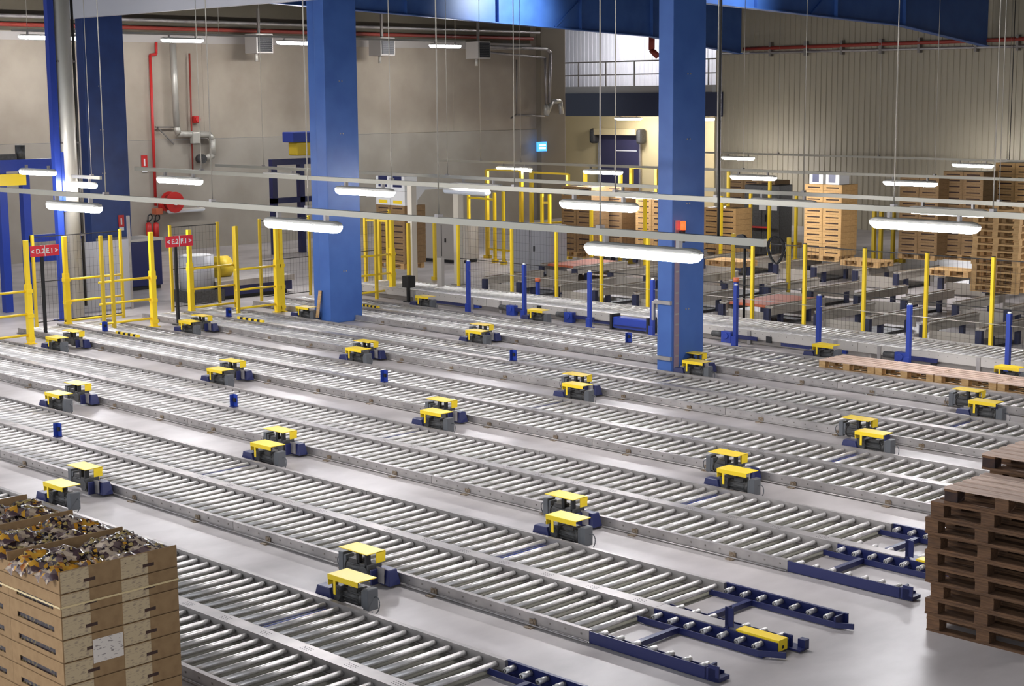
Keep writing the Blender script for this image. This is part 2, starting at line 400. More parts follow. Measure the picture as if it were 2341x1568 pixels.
LB = ['nearest steel lighting trunking, the lowest across the picture', 'second steel lighting trunking, crossing above the nearest one', 'third steel lighting trunking, passing behind the beacon column',
      'fourth thin lighting trunking over the yellow cage', 'farthest thin lighting trunking along the corrugated wall']
for k, (y, qa, qb, x0, x1, lit, off, wires, dark) in enumerate(rows):
    a, b = GY(*qa, y), GY(*qb, y); sl = (b.z - a.z) / (b.x - a.x)
    zc = lambda x: a.z + sl * (x - a.x)
    ws = [x for x in (GY(px, 300, y).x for px in wires) if x0 < x < x1]; dk = [x for x in (GY(px, 300, y).x for px in dark) if x0 < x < x1]
    t = thing('lighting_trunking', LB[k], 'trunking', (x0, y, zc(x0)), 0, 'lighting trunking rows')
    L = x1 - x0
    chn = MB().hexa([(0, -.03, -.037), (L, -.03, sl * L - .037), (L, .03, sl * L - .037), (0, .03, -.037), (0, -.03, .037), (L, -.03, sl * L + .037), (L, .03, sl * L + .037), (0, .03, .037)]).build('channel', M['trunk'], t)
    for group, nm, m_, r_ in ((ws, 'suspension_wire', 'cable', .008), (dk, 'power_cable', 'wire', .014)):
        for cx in group:
            lx, lz = cx - x0, sl * (cx - x0); top = ceil_z(y) - zc(x0)
            if k == 4 or k == 3: top -= .03
            MB().tube((lx, 0, lz), (lx, 0, top), r_, 6).build(nm, M[m_], t)
            if nm[0] == 's': MB().box(lx - .03, lx + .03, -.04, .04, lz + .035, lz + .07).build('hanger', M['galv'], chn)
    for lst, on in ((lit, True), (off, False)):
        for q, lb in lst:
            p = GY(*q, y); o = place_lamp(p.x, y, min(p.z + .02, zc(p.x) - .165), lb, on); o.rotation_euler = (0, -math.atan(sl), 0)
pts = []
e = GY(1772, 560, 12.7)
for k in range(40): a_ = k * .5; pts.append((e.x + .02 * k / 40 + .09 * math.cos(a_), 12.7 + .02 * math.sin(k), e.z - .05 + .13 * math.sin(a_)))
tag(MB().path(pts, .01, 6).build('cable_coil', M['wire']), 'black coil of cable hanging at the end of the nearest trunking', 'cable')
# lamps added beyond the picture, some in nearer rows, lighting near floor and rollers
for y, z, xs in ((12.7, 3.64, (-28.3,)), (7.3, 3.64, (-28, -22.3)), (1.9, 3.64, (-28, -22.3, -16.6, -10.8, -5)), (18.1, 3.64, (-33.3, -4.8, 1)), (25.8, 3.22, (-8.8,)), (36.5, 3.02, (-16,))):
    for x in xs: place_lamp(x, y, z, 'lit tube lamp added outside the picture for the near floor and rollers', True, 0, 'lamps beyond the picture')
# high lamps along the end wall
def cross_row(label, pts_, x, z, top):
    t = thing('lighting_trunking', label, 'trunking', (x, 0, z), 0, 'lighting trunking rows')
    ch_ = MB().box(-.03, .03, min(pts_) - 1, max(pts_) + 1, .13, .2).build('channel', M['trunk'], t)
    for y in (min(pts_) - .5, sum(pts_) / len(pts_), max(pts_) + .5): MB().tube((0, y, .2), (0, y, top(y) - z), .01, 6).build('suspension_wire', M['cable'], t)
hy = [GX(px, py, -44.5).y for px, py in ((98, 84), (158, 87), (417, 92), (676, 100), (1018, 110))]
cross_row('thin high trunking along the end wall carrying small lamps', hy, -44.5, 7.12, ceil_z)
for i, y in enumerate(hy):
    place_lamp(-44.5, y, 7.12, ['lit tube lamp high on the end wall, at the blue mast', 'lit tube lamp high on the end wall, against the grey round duct', 'lit tube lamp high over the white pipe and red pipes',
        'lit tube lamp high on the end wall, touching the middle column', 'lit tube lamp high between two unit heaters'][i], True, math.pi / 2, 'high lamps along the end wall')
p, q = GY(1436, 270, 55.2), GY(1613, 270, 55.2)
trunking('short trunking under the mezzanine over the roller door', 55.2, p.z + .13, p.x - 1, q.x + 1, [])
place_lamp(p.x, 55.2, p.z, 'lit tube lamp under the mezzanine over the roller door'); place_lamp(q.x, 55.2, p.z, 'lit tube lamp peeping past the beacon column')
t = thing('lamp_drop_rod', 'thin steel rods holding the trunking under the mezzanine', 'rod', (p.x, 55.2, p.z + .2))
for x in (0, q.x - p.x): MB().tube((x, 0, 0), (x, 0, 5.05 - p.z - .2), .015, 6).build('rod', M['cable'], t)
p = GY(180, 420, 19.6)
trunking('short trunking with one lamp before the grey round duct', 19.6, p.z + .13, p.x - 1, p.x + 1, [p.x - .6, p.x + .6])
place_lamp(p.x, 19.6, p.z, 'lit tube lamp in front of the grey round duct')
trunking('trunking over the mezzanine floor behind the girder', 55.6, 8.63, -53, -42, [-51, -44])
for x in (-50, -46.5): place_lamp(x, 55.6, 8.5, 'lit tube lamp over the mezzanine, behind the girder', True, 0, 'lamps beyond the picture')
p = GX(432, 480, XL + .35)
place_lamp(XL + .16, p.y, p.z, 'unlit tube lamp on the end wall below the hose reel', False, math.pi / 2)
# high-bay floods that wash the girders
for i, (x, y, tx, ty, pw) in enumerate(((-37.6, 40.2, -40.2, 40.0, 700), (-27.2, 38.5, -29.27, 38.3, 260))):
    t = thing('high_bay_flood', 'round high-bay floodlight hung beside the %s roof girder' % ('cyan-lit', 'haunched')[i], 'lamp', (x, y, ceil_z(y) - .55), 0, 'high-bay floods')
    MB().tube((0, 0, 0), (0, 0, .3), .22, 16, 0, .1).build('reflector', M['lamp_body'], t); MB().tube((0, 0, .3), (0, 0, .5), .03, 8).build('stem', M['galv'], t)
    ld = bpy.data.lights.new('flood_light', 'SPOT'); ld.energy = pw * 1.6; ld.spot_size = 1.9; ld.spot_blend = .9; ld.shadow_soft_size = .15; ld.color = (.86, .95, 1)
    lo = bpy.data.objects.new('flood_light', ld); COL.objects.link(lo); lo.location = (x, y, ceil_z(y) - .62)
    d = Vector((tx - x, ty - y, 8.2 - (ceil_z(y) - .62))); lo.rotation_euler = d.to_track_quat('-Z', 'Y').to_euler()

# ---------------------------------------------------------------- roller conveyors
NEAR = [None] + [7.70 + 3.247 * k for k in range(6)]      # outer face of the near rail of rows 1..6
FAR = [None] + [NEAR[k] + 2.16 for k in range(1, 7)]
SEC, XE = 5.85, -9.97                                     # length of one bolted length, open end of the rows
NROL, RP = 28, 5.85 / 28
def roller_mesh(y0, y1, r, name='roller', m='roller'):
    mb = MB().tube((0, y0 + .012, 0), (0, y1 - .012, 0), r, 12)
    mb.tube((0, y0, 0), (0, y0 + .012, 0), r * .55, 8, 1, None, False).tube((0, y1 - .012, 0), (0, y1, 0), r * .55, 8, 1, None, False)
    o = mb.build(name, [M[m], M['rubber']])
    return o
def rail_mesh(y0, y1, L, top=.13, outer=0):
    mb = MB().box(-L + .004, -.004, y0, y1, .022, top - .006)
    mb.box(-L + .004, -.004, y0 - .002, y1 + .002, top - .006, top)
    if outer:
        yb = y0 if outer < 0 else y1
        for i in range(NROL):
            x = -RP / 2 - i * RP
            mb.box(x - .009, x + .009, yb + (-.005 if outer < 0 else 0), yb + (0 if outer < 0 else .005), .07, .088, 1)
    return mb
def make_section():
    t = thing('roller_conveyor', '', 'conveyor')
    rail_mesh(0, .05, SEC, .13, -1).build('near_rail', [M['galv'], M['galv_dark']], t)
    rail_mesh(2.11, 2.16, SEC, .13, 1).build('far_rail', [M['galv'], M['galv_dark']], t)
    mb = rail_mesh(.98, 1.14, SEC)
    for i in range(9):
        x = -.33 - i * .65
        for a in range(5):
            for b in range(3): mb.box(x + a * .03, x + a * .03 + .011, 1.02 + b * .03, 1.031 + b * .03, .13, .1308, 1)
    mb.build('centre_beam', [M['galv'], M['black']], t)
    ft = MB()
    for i in range(4):
        x = -.75 - i * 1.46
        f_ = MB().box(x - .045, x + .045, -.014, -.004, .008, .075).box(x - .05, x + .05, -.09, .03, 0, .012)
        f_.tube((x, -.022, .05), (x, -.004, .05), .018, 8)
        f_.build('foot', M['bracket'], t)
    for y in (1.0, 2.12): MB().box(-SEC + .02, -.02, y, y + .03, 0, .022).build('floor_runner', M['galv_dark'], t)
    MB().tube((-SEC, -.022, .016), (0, -.022, .016), .01, 8).build('cable_conduit', M['galv'], t)
    MB().box(-2.62, -2.54, 1.16, 2.1, .012, .034).build('drive_crossbar', M['blue'], t)
    for y0, y1 in ((.06, .97), (1.15, 2.1)): MB().box(-SEC + .01, -.06, y0, y1, .002, .006).build('gap_shade_sheet', M['tray'], t)  # dark sheets that paint the floor shade seen in the roller gaps
    r1, r2 = roller_mesh(.055, .975, .029), roller_mesh(1.145, 2.105, .029)
    for k, r in enumerate((r1, r2)):
        for i in range(NROL):
            c = r if i == 0 else r.copy()
            if i: COL.objects.link(c)
            c.parent = t; c.location = (-RP / 2 - i * RP, 0, .076)
    return t
sec0 = make_section(); used = False
for r, ns in ((1, 2), (2, 3), (3, 4), (4, 4), (5, 4), (6, 4)):
    for j in range(ns):
        loc = (XE - j * SEC, NEAR[r], 0)
        lab = 'double-lane steel roller conveyor of the %s row, %s' % (['row under the bottom edge, nearest', 'second nearest', 'third nearest', 'fourth nearest', 'fifth nearest', 'sixth, farthest low'][r - 1].replace('row under the bottom edge, ', ''), ['length at the open end', 'second length from the open end', 'third length from the open end', 'last length, by the yellow fence'][j])
        if not used: sec0.location = loc; sec0['label'] = lab; sec0['group'] = 'low roller conveyors'; used = True
        else: dup(sec0, loc, 0, lab, 'low roller conveyors')

# open ends of the rows: navy finger rails with short rollers
def make_end():
    t = thing('finger_conveyor_end', '', 'conveyor')
    mb = MB().box(0, 1.52, 0, .012, .012, .125).box(0, 1.52, 0, .16, .008, .016)
    mb.box(1.44, 1.56, .0, .012, .012, .16).hexa([(1.5, 0, .012), (1.56, 0, .012), (1.56, .16, .012), (1.5, .16, .012), (1.5, 0, .05), (1.56, 0, .05), (1.56, .16, .05), (1.5, .16, .05)])
    mb.box(.02, 1.5, .15, .162, .012, .075)
    mb.box(1.4, 1.42, 0, .16, .012, .13)
    mb.build('near_finger', M['navy'], t)
    mb = MB().box(.0, 1.5, 2.148, 2.16, .012, .128).box(0, 1.5, 2.0, 2.16, .008, .016).box(-.1, 1.46, 1.98, 1.992, .012, .07).box(1.44, 1.46, 1.99, 2.15, .012, .12)
    mb.hexa([(1.46, 1.98, .012), (1.62, 2.06, .012), (1.62, 2.075, .012), (1.46, 1.992, .012), (1.46, 1.98, .07), (1.62, 2.06, .07), (1.62, 2.075, .07), (1.46, 1.992, .07)])
    mb.box(0, 1.5, 2.13, 2.165, .124, .13)
    mb.build('far_finger', M['navy'], t)
    MB().box(0, .86, .98, 1.14, .022, .13).build('centre_beam', M['galv'], t)
    mb = MB().box(.0, 1.5, .965, .98, .012, .12).box(0, 1.5, 1.14, 1.155, .012, .12).box(.86, 1.02, .97, 1.15, .105, .122)
    mb.box(-.08, 1.4, .80, .812, .012, .07).box(-.08, 1.4, 1.31, 1.322, .012, .07).box(0, 1.45, .80, 1.32, .006, .013)
    mb.hexa([(1.4, .80, .012), (1.62, .93, .012), (1.62, .945, .012), (1.4, .812, .012), (1.4, .80, .07), (1.62, .93, .07), (1.62, .945, .07), (1.4, .812, .07)])
    mb.box(1.4, 1.62, 1.16, 1.31, .012, .03).box(1.54, 1.62, 1.24, 1.31, .012, .11).box(1.4, 1.5, 1.2, 1.22, .03, .14)
    mb.build('centre_finger', M['navy'], t)
    MB().box(1.0, 1.5, .99, 1.13, .03, .14).box(1.501, 1.504, 1.04, 1.07, .05, .08, 1).build('end_cover', [M['yellow'], M['black']], t, .006)
    s = MB().box(.86, .90, 1.0, 1.02, .12, .32).box(.86, .96, 1.0, 1.01, .14, .33).box(.86, .875, 1.0, 1.09, .14, .32)
    s.build('sensor_bracket', M['navy'], t)
    for y0, y1 in ((.16, .80), (1.32, 1.98)): MB().box(.40, .46, y0, y1, .02, .075).build('crossbar', M['navy'], t)
    src = {}
    for y0, y1, z in ((.014, .15, .10), (.82, .962, .085), (1.158, 1.31, .085), (1.995, 2.145, .085)):
        o = roller_mesh(y0, y1, .028, 'short_roller')
        for i in range(7):
            c = o if i == 0 else o.copy()
            if i: COL.objects.link(c)
            c.parent = t; c.location = (.1 + i * .205, 0, z)
    return t
e0 = make_end(); e0.location = (XE, NEAR[1], 0); e0['group'] = 'navy finger ends'
e0['label'] = 'navy finger end of the first roller row, cut by the picture bottom'
dup(e0, (XE, NEAR[2], 0), 0, 'navy finger end of the second roller row, with a fully visible yellow end cover', 'navy finger ends')
dup(e0, (XE, NEAR[3], 0), 0, 'navy finger end of the third roller row, partly behind the dark pallet stack', 'navy finger ends')

# sensor brackets standing on the centre beams
def make_brk():
    t = thing('sensor_post', '', 'sensor bracket')
    pl = MB().box(-.06, .06, -.05, .05, 0, .008).build('foot_plate', M['navy'], t)
    MB().box(-.055, .055, .03, .042, .008, .21).box(-.055, -.045, -.04, .03, .008, .21).build('plate', M['blue'], pl)
    MB().box(-.02, .03, .0, .03, .09, .15).build('photocell', M['black'], pl)
    return t
bk = make_brk(); first = True
for x, r, lb in ((-21.9, 2, 'blue sensor bracket on the second roller row near the picture edge'), (-21.9, 3, 'blue sensor bracket on the middle of the third roller row'),
                 (-21.85, 4, 'blue sensor bracket on the middle of the fourth roller row'), (-21.8, 5, 'blue sensor bracket on the fifth roller row'), (-21.65, 6, 'blue sensor bracket on the sixth roller row left of the beacon column'),
                 (-31.4, 4, 'small far blue sensor bracket on the fourth row by the fence'), (-31.3, 5, 'small far blue sensor bracket on the fifth row by the fence')):
    loc = (x, NEAR[r] + 1.06, .13)
    if first: bk.location = loc; bk['label'] = lb; bk['group'] = 'sensor brackets'; first = False
    else: dup(bk, loc, 0, lb, 'sensor brackets')
# striped stop bars on the far lanes
for i, (q0, q1, lb) in enumerate((((262, 760), (322, 768), 'yellow and black striped stop bar on the fourth roller row'), ((545, 726), (602, 735), 'yellow and black striped stop bar on the fifth roller row'),
                                ((832, 697), (862, 703), 'yellow and black striped stop bar beside the middle column foot'))):
    a, b = GZ(*q0, .15), GZ(*q1, .15); y = (a.y + b.y) / 2
    mb = MB(); n = 9; L = b.x - a.x
    for k in range(n): mb.box(a.x + L * k / n, a.x + L * (k + 1) / n, y - .03, y + .03, .13, .18, k % 2)
    tag(mb.build('stop_bar', [M['yellow'], M['black']]), lb, 'stop bar', 'striped stop bars')

# geared drive motors with yellow covers
def make_drive():
    t = thing('drive_motor', '', 'drive motor')
    mb = MB().hexa([(-.48, -.14, .03), (-.18, -.14, .03), (-.18, .02, .03), (-.48, .02, .03), (-.44, -.12, .2), (-.24, -.12, .2), (-.22, .0, .2), (-.44, .0, .2)])
    mb.box(-.30, -.27, -.02, .12, .03, .2)
    cg_ = mb.build('chain_guard', M['navy'], t, .008)
    MB().box(-.40, -.28, .021, .033, .05, .22).build('guard_plate', M['galv'], cg_)
    mb = MB().box(-.24, -.10, -.08, .12, .06, .24).tube((-.17, -.09, .14), (-.17, .13, .14), .075, 14)
    mb.build('gearbox', M['motor'], t, .006)
    mb = MB().tube((-.10, .02, .145), (.17, .02, .145), .078, 18)
    for k in range(12):
        a = math.pi * 2 * k / 12; mb.bar((-.08, .02 + .083 * math.cos(a), .145 + .083 * math.sin(a)), (.15, .02 + .083 * math.cos(a), .145 + .083 * math.sin(a)), .012, .012)
    mb.box(-.02, .12, -.045, .085, .21, .255); mb.tube((.17, .02, .145), (.2, .02, .145), .085, 18, 0, .07)
    mb.build('motor', M['motor'], t)
    tb_ = MB().box(.245, .325, -.07, .07, .06, .285).box(.205, .245, -.06, .06, .08, .26).build('terminal_box', M['box_grey'], t, .008)
    mb = MB().box(-.24, .24, -.13, .13, .352, .362).box(-.24, .24, -.135, -.125, .305, .362).box(-.15, -.115, -.135, -.125, .16, .31)
    mb.box(-.24, -.232, -.13, .0, .24, .362)
    cv_ = mb.build('cover', M['yellow'], t, .003)
    MB().box(-.05, .0, .04, .08, .22, .352).build('cover_post', M['black'], cv_); MB().box(-.22, -.19, .06, .12, .2, .352).build('cover_post', M['black'], cv_)
    pts = []
    for k in range(15):
        a = -2.1 + k * .32; pts.append((.322 + .035 + .065 * math.cos(a), .02 * math.sin(a), .12 + .085 * math.sin(a)))
    MB().path(pts, .006, 6).build('cable', M['box_grey'], tb_)
    return t
dv = make_drive(); first = True
def put_drive(x, y, rz, lb):
    global first
    if first: dv.location = (x, y, 0); dv.rotation_euler = (0, 0, rz); dv['label'] = lb; dv['group'] = 'yellow-covered drive motors'; first = False
    else: dup(dv, (x, y, 0), rz, lb, 'yellow-covered drive motors')
for r, js, jb in ((1, (0, 1), (0, 1)), (2, (0, 1, 2), (0, 1, 2)), (3, range(4), range(4)), (4, range(4), range(4)), (5, range(4), range(3))):
    for j in js: put_drive(-12.44 - 5.85 * j, FAR[r] + .19, 0, 'yellow-covered drive motor bolted behind the %s roller row, %s from the open ends' % (ORD[r - 1], ORD[j]))
    for j in jb: put_drive(-13.14 - 5.81 * j, NEAR[r + 1] - .19, math.pi, 'yellow-covered drive motor bolted in front of the %s roller row, %s from the open ends' % (ORD[r], ORD[j]))
for x, lb in ((-29.4, 'small yellow-covered drive motor farthest along, by the yellow fence post'), (-25.5, 'small yellow-covered drive motor between blue posts behind the sixth roller row'),
              (-17.65, 'yellow-covered drive motor before the raised conveyor, beside the wooden pallets'), (-13.75, 'yellow-covered drive motor before the raised conveyor, nearest the picture edge')):
    put_drive(x, FAR[6] + .19, 0, lb)

# ---------------------------------------------------------------- raised roller conveyor behind the rows
def make_raised(L):
    t = thing('raised_roller_conveyor', '', 'conveyor')
    mb = MB().box(-L, 0, 0, .05, .12, .30).box(-L, 0, -.004, .06, .295, .302)
    for i in range(int(L / .2)): mb.box(-.1 - i * .2 - .008, -.1 - i * .2 + .008, -.005, 0, .235, .25, 1)
    mb.build('near_side', [M['grey_paint'], M['galv_dark']], t)
    MB().box(-L, 0, 1.40, 1.45, .12, .30).build('far_side', M['grey_paint'], t)
    MB().box(-L + .3, -.6, .02, .04, .02, .12).build('skirt', M['galv_dark'], t)
    n = int(L / .16)
    o = roller_mesh(.05, 1.40, .03)
    for i in range(n):
        c = o if i == 0 else o.copy()
        if i: COL.objects.link(c)
        c.parent = t; c.location = (-.08 - i * L / n, 0, .262)
    for x in (-.5, -L / 2, -L + .5):
        for y in (-.02, 1.42): MB().box(x - .04, x + .04, y, y + .05, 0, .29).build('leg', M['galv'], t)
    MB().box(-L * .35, -L * .05, .02, .10, .04, .11).build('drive_housing', M['blue'], t)
    return t
rc = make_raised(5.3)
for j in range(4):
    lb = 'raised roller conveyor length %s' % ['behind the loose pallets at the picture edge', 'passing behind the beacon column', 'with the blue posts left of the beacon column', 'at the far end by the white gantry post'][j]
    loc = (-12.2 - 5.32 * j, 27.17, 0)
    if j == 0: rc.location = loc; rc['label'] = lb; rc['group'] = 'raised roller conveyors'
    else: dup(rc, loc, 0, lb, 'raised roller conveyors')
# gear drives under it
def make_gear():
    t = thing('gear_drive', '', 'drive motor')
    MB().box(-.16, .10, -.14, .0, .0, .24).tube((-.03, -.17, .15), (-.03, -.14, .15), .07, 12).build('gear_case', M['blue'], t, .01)
    MB().tube((-.42, -.08, .16), (-.16, -.08, .16), .065, 12).build('motor', M['motor'], t)
    MB().box(.10, .75, -.10, -.07, .11, .19).build('chain_cover', M['navy'], t)
    return t
g0 = make_gear(); first_g = True
for px, lb in ((1168, 'blue gear drive in front of the raised conveyor, farthest one'), (1300, 'blue gear drive in front of the raised conveyor between two blue posts'),
               (1662, 'blue gear drive in front of the raised conveyor, right of the beacon column'), (2063, 'blue gear drive in front of the raised conveyor, above the loose pallets')):
    x = GY(px, 740, 27.0).x
    if first_g: g0.location = (x, 27.14, 0); g0['label'] = lb; g0['group'] = 'gear drives'; first_g = False
    else: dup(g0, (x, 27.14, 0), 0, lb, 'gear drives')
x0, x1 = GY(1413, 730, 27.0).x, GY(1492, 730, 27.0).x
t = thing('transfer_unit', 'large blue transfer drive box just left of the beacon column', 'transfer unit', (x0, 26.78, 0))
MB().box(0, x1 - x0, .04, .3, .05, .30).build('casing', M['blue'], t, .02); MB().box(-.06, .0, 0, .3, .02, .36).build('end_plate', M['black'], t); MB().box(x1 - x0, x1 - x0 + .06, 0, .3, .02, .36).build('end_plate', M['black'], t)
MB().box(.05, x1 - x0 - .05, .02, .06, .10, .13).build('rib', M['navy'], t)
for px, py, lb in ((1757, 777, 'small black reflector plate on the raised conveyor near the beacon column'), (2134, 828, 'small black reflector plate on the raised conveyor above the pallets'), (1232, 705, 'small black reflector plate far along the raised conveyor')):
    p = GY(px, py, 27.14); tag(MB().box(p.x - .06, p.x + .06, 27.13, 27.165, p.z - .06, p.z + .07).build('reflector_plate', M['black']), lb, 'reflector', 'reflector plates')
# blue posts with a light wire in front of it
PY = 26.72
t = thing('post_and_wire_barrier', 'blue posts joined by a thin wire in front of the raised conveyor', 'barrier', (0, PY, 0))
pxs = ((1070, 597), (1198, 605), (1348, 622), (1492, 640), (1683, 652), (1873, 676), (2080, 697), (2308, 717))
for px, pt in pxs:
    x = GY(px, pt, PY).x; z = GY(px, pt, PY).z
    mb = MB().box(x - .04, x + .04, -.04, .04, 0, z).box(x - .09, x + .09, -.07, .07, 0, .012).box(x - .07, x + .05, -.06, -.04, .02, .22)
    mb.build('post', M['blue'], t)
    MB().tube((x, 0, z), (x, 0, z + .03), .035, 10).build('post_cap', M['white'], t)
x0, x1 = GY(1070, 600, PY).x, GY(2400, 720, PY).x
MB().tube((x0, 0, 1.02), (x1, 0, 1.02), .006, 6).build('wire', M['cable'], t)
for px, lb in ((1231, 'blue post with an orange reflector cap, left of the beacon column'), (1685, 'blue post with a pale cap right of the beacon column, farther back')):
    p = GY(px, 640, 28.75)
    t = thing('reflector_post', lb, 'post', (p.x, 28.72, 0)); MB().box(-.04, .04, -.04, .04, 0, p.z - .04).build('post', M['blue'], t)
    MB().tube((0, 0, p.z - .04), (0, 0, p.z + .06), .07, 12).build('reflector_cap', M['orange'], t)

# ---------------------------------------------------------------- pallets
def make_pallet(top, side, blk=None, lx=1.2, ly=.8, h=.162):
    t = thing('wooden_pallet', '', 'pallet')
    n = 5; bw = .128
    for k in range(n):
        y = k * (ly - bw) / (n - 1)
        MB().box(0, lx, y, y + bw - (.0 if k in (0, n - 1) else .02), h - .022, h).build('deck_board', top, t, .003)
    for x in (0, lx / 2 - .07, lx - .145): MB().box(x, x + .14, 0, ly, h - .044, h - .022).build('stringer', side, t)
    for i, x in enumerate((0, lx / 2 - .07, lx - .145)):
        for j, y in enumerate((0, ly / 2 - .07, ly - .14)):
            MB().box(x + .002, x + .143, y + .002, y + .138, .022, h - .044).build('block', (blk if (blk and i == 0 and j == 0) else side), t, .004)
    for y in (0, ly / 2 - .07, ly - .14): MB().box(0, lx, y, y + .14, 0, .022).build('runner', side, t)
    return t
pal_old = make_pallet(M['wood'], M['wood']); pal_top = make_pallet(M['wood_top'], M['wood'], M['wood_dark']); pal_mid = make_pallet(M['wood_top'], M['wood_new'])
# stack standing by the open ends
off = [(0, 0), (-.02, .01), (.02, 0), (.05, .01), (-.02, 0), (-.03, .0), (-.01, .01), (.0, .0), (.09, .03)]
used_old = [False]
def old(loc, lab, grp):
    if not used_old[0]: pal_old.location = loc; pal_old['label'] = lab; pal_old['group'] = grp; used_old[0] = True; return pal_old
    return dup(pal_old, loc, 0, lab, grp)
TH = .1625
for k in range(8):
    dx = [0, -.03, .02, -.03, -.05, -.03, -.05, .0][k]
    old((-7.85 + dx, 13.52 + .012 * (k % 3), k * TH), 'weathered pallet in the nearest stack, %s from the floor' % ORD[k], 'pallets of the nearest stack')
pal_top.location = (-7.72, 13.55, 8 * TH); pal_top['label'] = 'topmost pallet of the nearest stack, with a stained corner block'; pal_top['group'] = 'pallets of the nearest stack'
for k in range(9):
    old((-7.75 + .02 * ((k * 7) % 4), 14.48, k * TH), 'weathered pallet in the stack behind the nearest one, %s from the floor' % ORD[k], 'pallets of the second stack')
dup(pal_top, (-7.83, 14.46, 9 * TH), 0, 'topmost pallet of the stack behind the nearest one', 'pallets of the second stack')
# pallets in line on the sixth row
for k in range(4):
    loc = (-17.05 + 1.222 * k, 25.16, .1)
    lab = 'loose pallet lying on the sixth roller row, %s from the beacon column' % ORD[k]
    if k == 0: pal_mid.location = loc; pal_mid['label'] = lab; pal_mid['group'] = 'loose pallets on the sixth row'
    else: dup(pal_mid, loc, 0, lab, 'loose pallets on the sixth row')

# ---------------------------------------------------------------- stack of display cases in front
CX, CY, CW, CD, CH, CZ = -10.49, 5.70, .51, .79, .1775, .1625
def make_case(open_top):
    t = thing('display_case', '', 'case')
    th = .006
    mb = MB().box(-CD, 0, 0, CW, 0, th)
    mb.box(-th, 0, 0, CW, 0, CH - .004).box(-CD, -CD + th, 0, CW, 0, CH - .004).box(-CD + th, -th, CW - th, CW, 0, .12 if open_top else CH - .004)
    # side with the slot
    z0, z1, a, b = (.04, .085, -CD + .12, -.11)
    if open_top:
        mb.box(-CD + th, -th, 0, th, 0, .105)
    else:
        mb.box(-CD + th, -th, 0, th, 0, z0).box(-CD + th, -th, 0, th, z1, CH - .004).box(-CD + th, a, 0, th, z0, z1).box(b, -th, 0, th, z0, z1)
    mb.build('carton', M['card'], t)
    if not open_top:
        MB().box(-CD + th, -th, th, CW - th, CH - .02, CH - .006).build('lid', M['card'], t)
        MB().box(a - .02, b + .02, .012, .05, z0 - .01, z1 + .01).build('sweets_in_slot', M['slot'], t)
    MB().box(0, .0012, .01, .245, .004, CH - .01).build('printed_label', M['label'], t)
    MB().box(0, .0016, .20, .30, .055, .08).build('hand_hole', M['wood_dark'], t)
    return t
case_c, case_o = make_case(False), make_case(True)
NL = 9; fc = fo = True
side = ['left-hand', 'right-hand']
for k in range(NL):
    for d in range(3):
        for i in range(2):
            loc = (CX - d * (CD + .002), CY + i * CW, CZ + k * CH)
            topl = k == NL - 1
            lab = '%s display case of the front stack, %s layer from top, %s %s column' % ('open' if topl else 'slotted', ORD[NL - 1 - k], ['front', 'middle', 'rear'][d], 'near' if i == 0 else 'roller-side')
            if topl:
                if fo: case_o.location = loc; o = case_o; fo = False
                else: o = dup(case_o, loc)
            else:
                if fc: case_c.location = loc; o = case_c; fc = False
                else: o = dup(case_c, loc)
            o['label'] = lab; o['group'] = 'display cases of the front stack'
tag(MB().box(CX + .0022, CX + .0036, 5.95, 6.21, 1.76 - 4.35 * CH, 1.76 - 3.3 * CH).build('shipping_label', M['sheet_label']), 'white shipping label stuck on the printed faces of the case stack', 'label')
zb = 1.76 - 1.62 * CH
mb = MB().box(CX + .004, CX + .006, CY - .006, CY + 2 * CW + .006, zb, zb + .014).box(CX - 3 * CD, CX + .006, CY - .006, CY - .004, zb, zb + .014)
tag(mb.build('strap', M['band']), 'pale plastic strap running around the stack of display cases', 'strap')
make_p = dup(pal_old, (CX - 1.22, CY + .02, 0), 0, 'pallet under the stack of display cases', 'pallets under loads')
dup(pal_old, (CX - 2.43, CY + .02, 0), 0, 'rear pallet under the stack of display cases', 'pallets under loads')
# sweet bags in the open cases
def bag_mesh(seed, L, W, Hh):
    rnd = random.Random(seed); mb = MB(); nu, nv = 12, 8
    ph = [rnd.uniform(0, 6.28) for _ in range(8)]
    for i in range(nu + 1):
        for j in range(nv + 1):
            u, v = i / nu * 2 - 1, j / nv * 2 - 1
            e = max(0, 1 - abs(u) ** 3.2) * max(0, 1 - abs(v) ** 2.6)
            z = Hh * (e ** .6) * (.8 + .2 * math.sin(5 * u + ph[0]) * math.cos(4 * v + ph[1])) + .012 * math.sin(9 * u + ph[2]) * math.sin(11 * v + ph[3])
            if abs(u) > .85: z += .03 * math.sin(6 * v + ph[4])
            mb.v.append((u * L / 2, v * W / 2 * (1 - .12 * abs(u)), z))
    for i in range(nu):
        for j in range(nv):
            k = i * (nv + 1) + j
            mi = 0 if abs(i - nu / 2) < 4 else 1
            if (j < 2 or j > nv - 3) and seed % 3 == 0: mi = 2
            if (i + j * 2 + seed) % 7 == 0: mi = (mi + 1 + seed % 2) % 3
            mb.face([k, k + nv + 1, k + nv + 2, k + 1], mi, True)
    return mb
bags = [bag_mesh(s, .30 + .04 * (s % 2), .21, .085 + .012 * (s % 3)) for s in range(5)]
protos = []
kinds = [('sweets', 'foil', 'foil'), ('gold', 'foil', 'sweets'), ('foil', 'sweets', 'foil'), ('sweets', 'gold', 'foil'), ('foil', 'sweets', 'gold')]
for s, b in enumerate(bags): protos.append((b, [M[k] for k in kinds[s]]))
pm = [None] * 5
rnd = random.Random(3)
tone = ['dark and clear bag of wrapped sweets', 'golden bag of wrapped sweets', 'crumpled clear bag of wrapped sweets', 'dark bag of sweets with a golden band', 'clear bag with golden sweets']
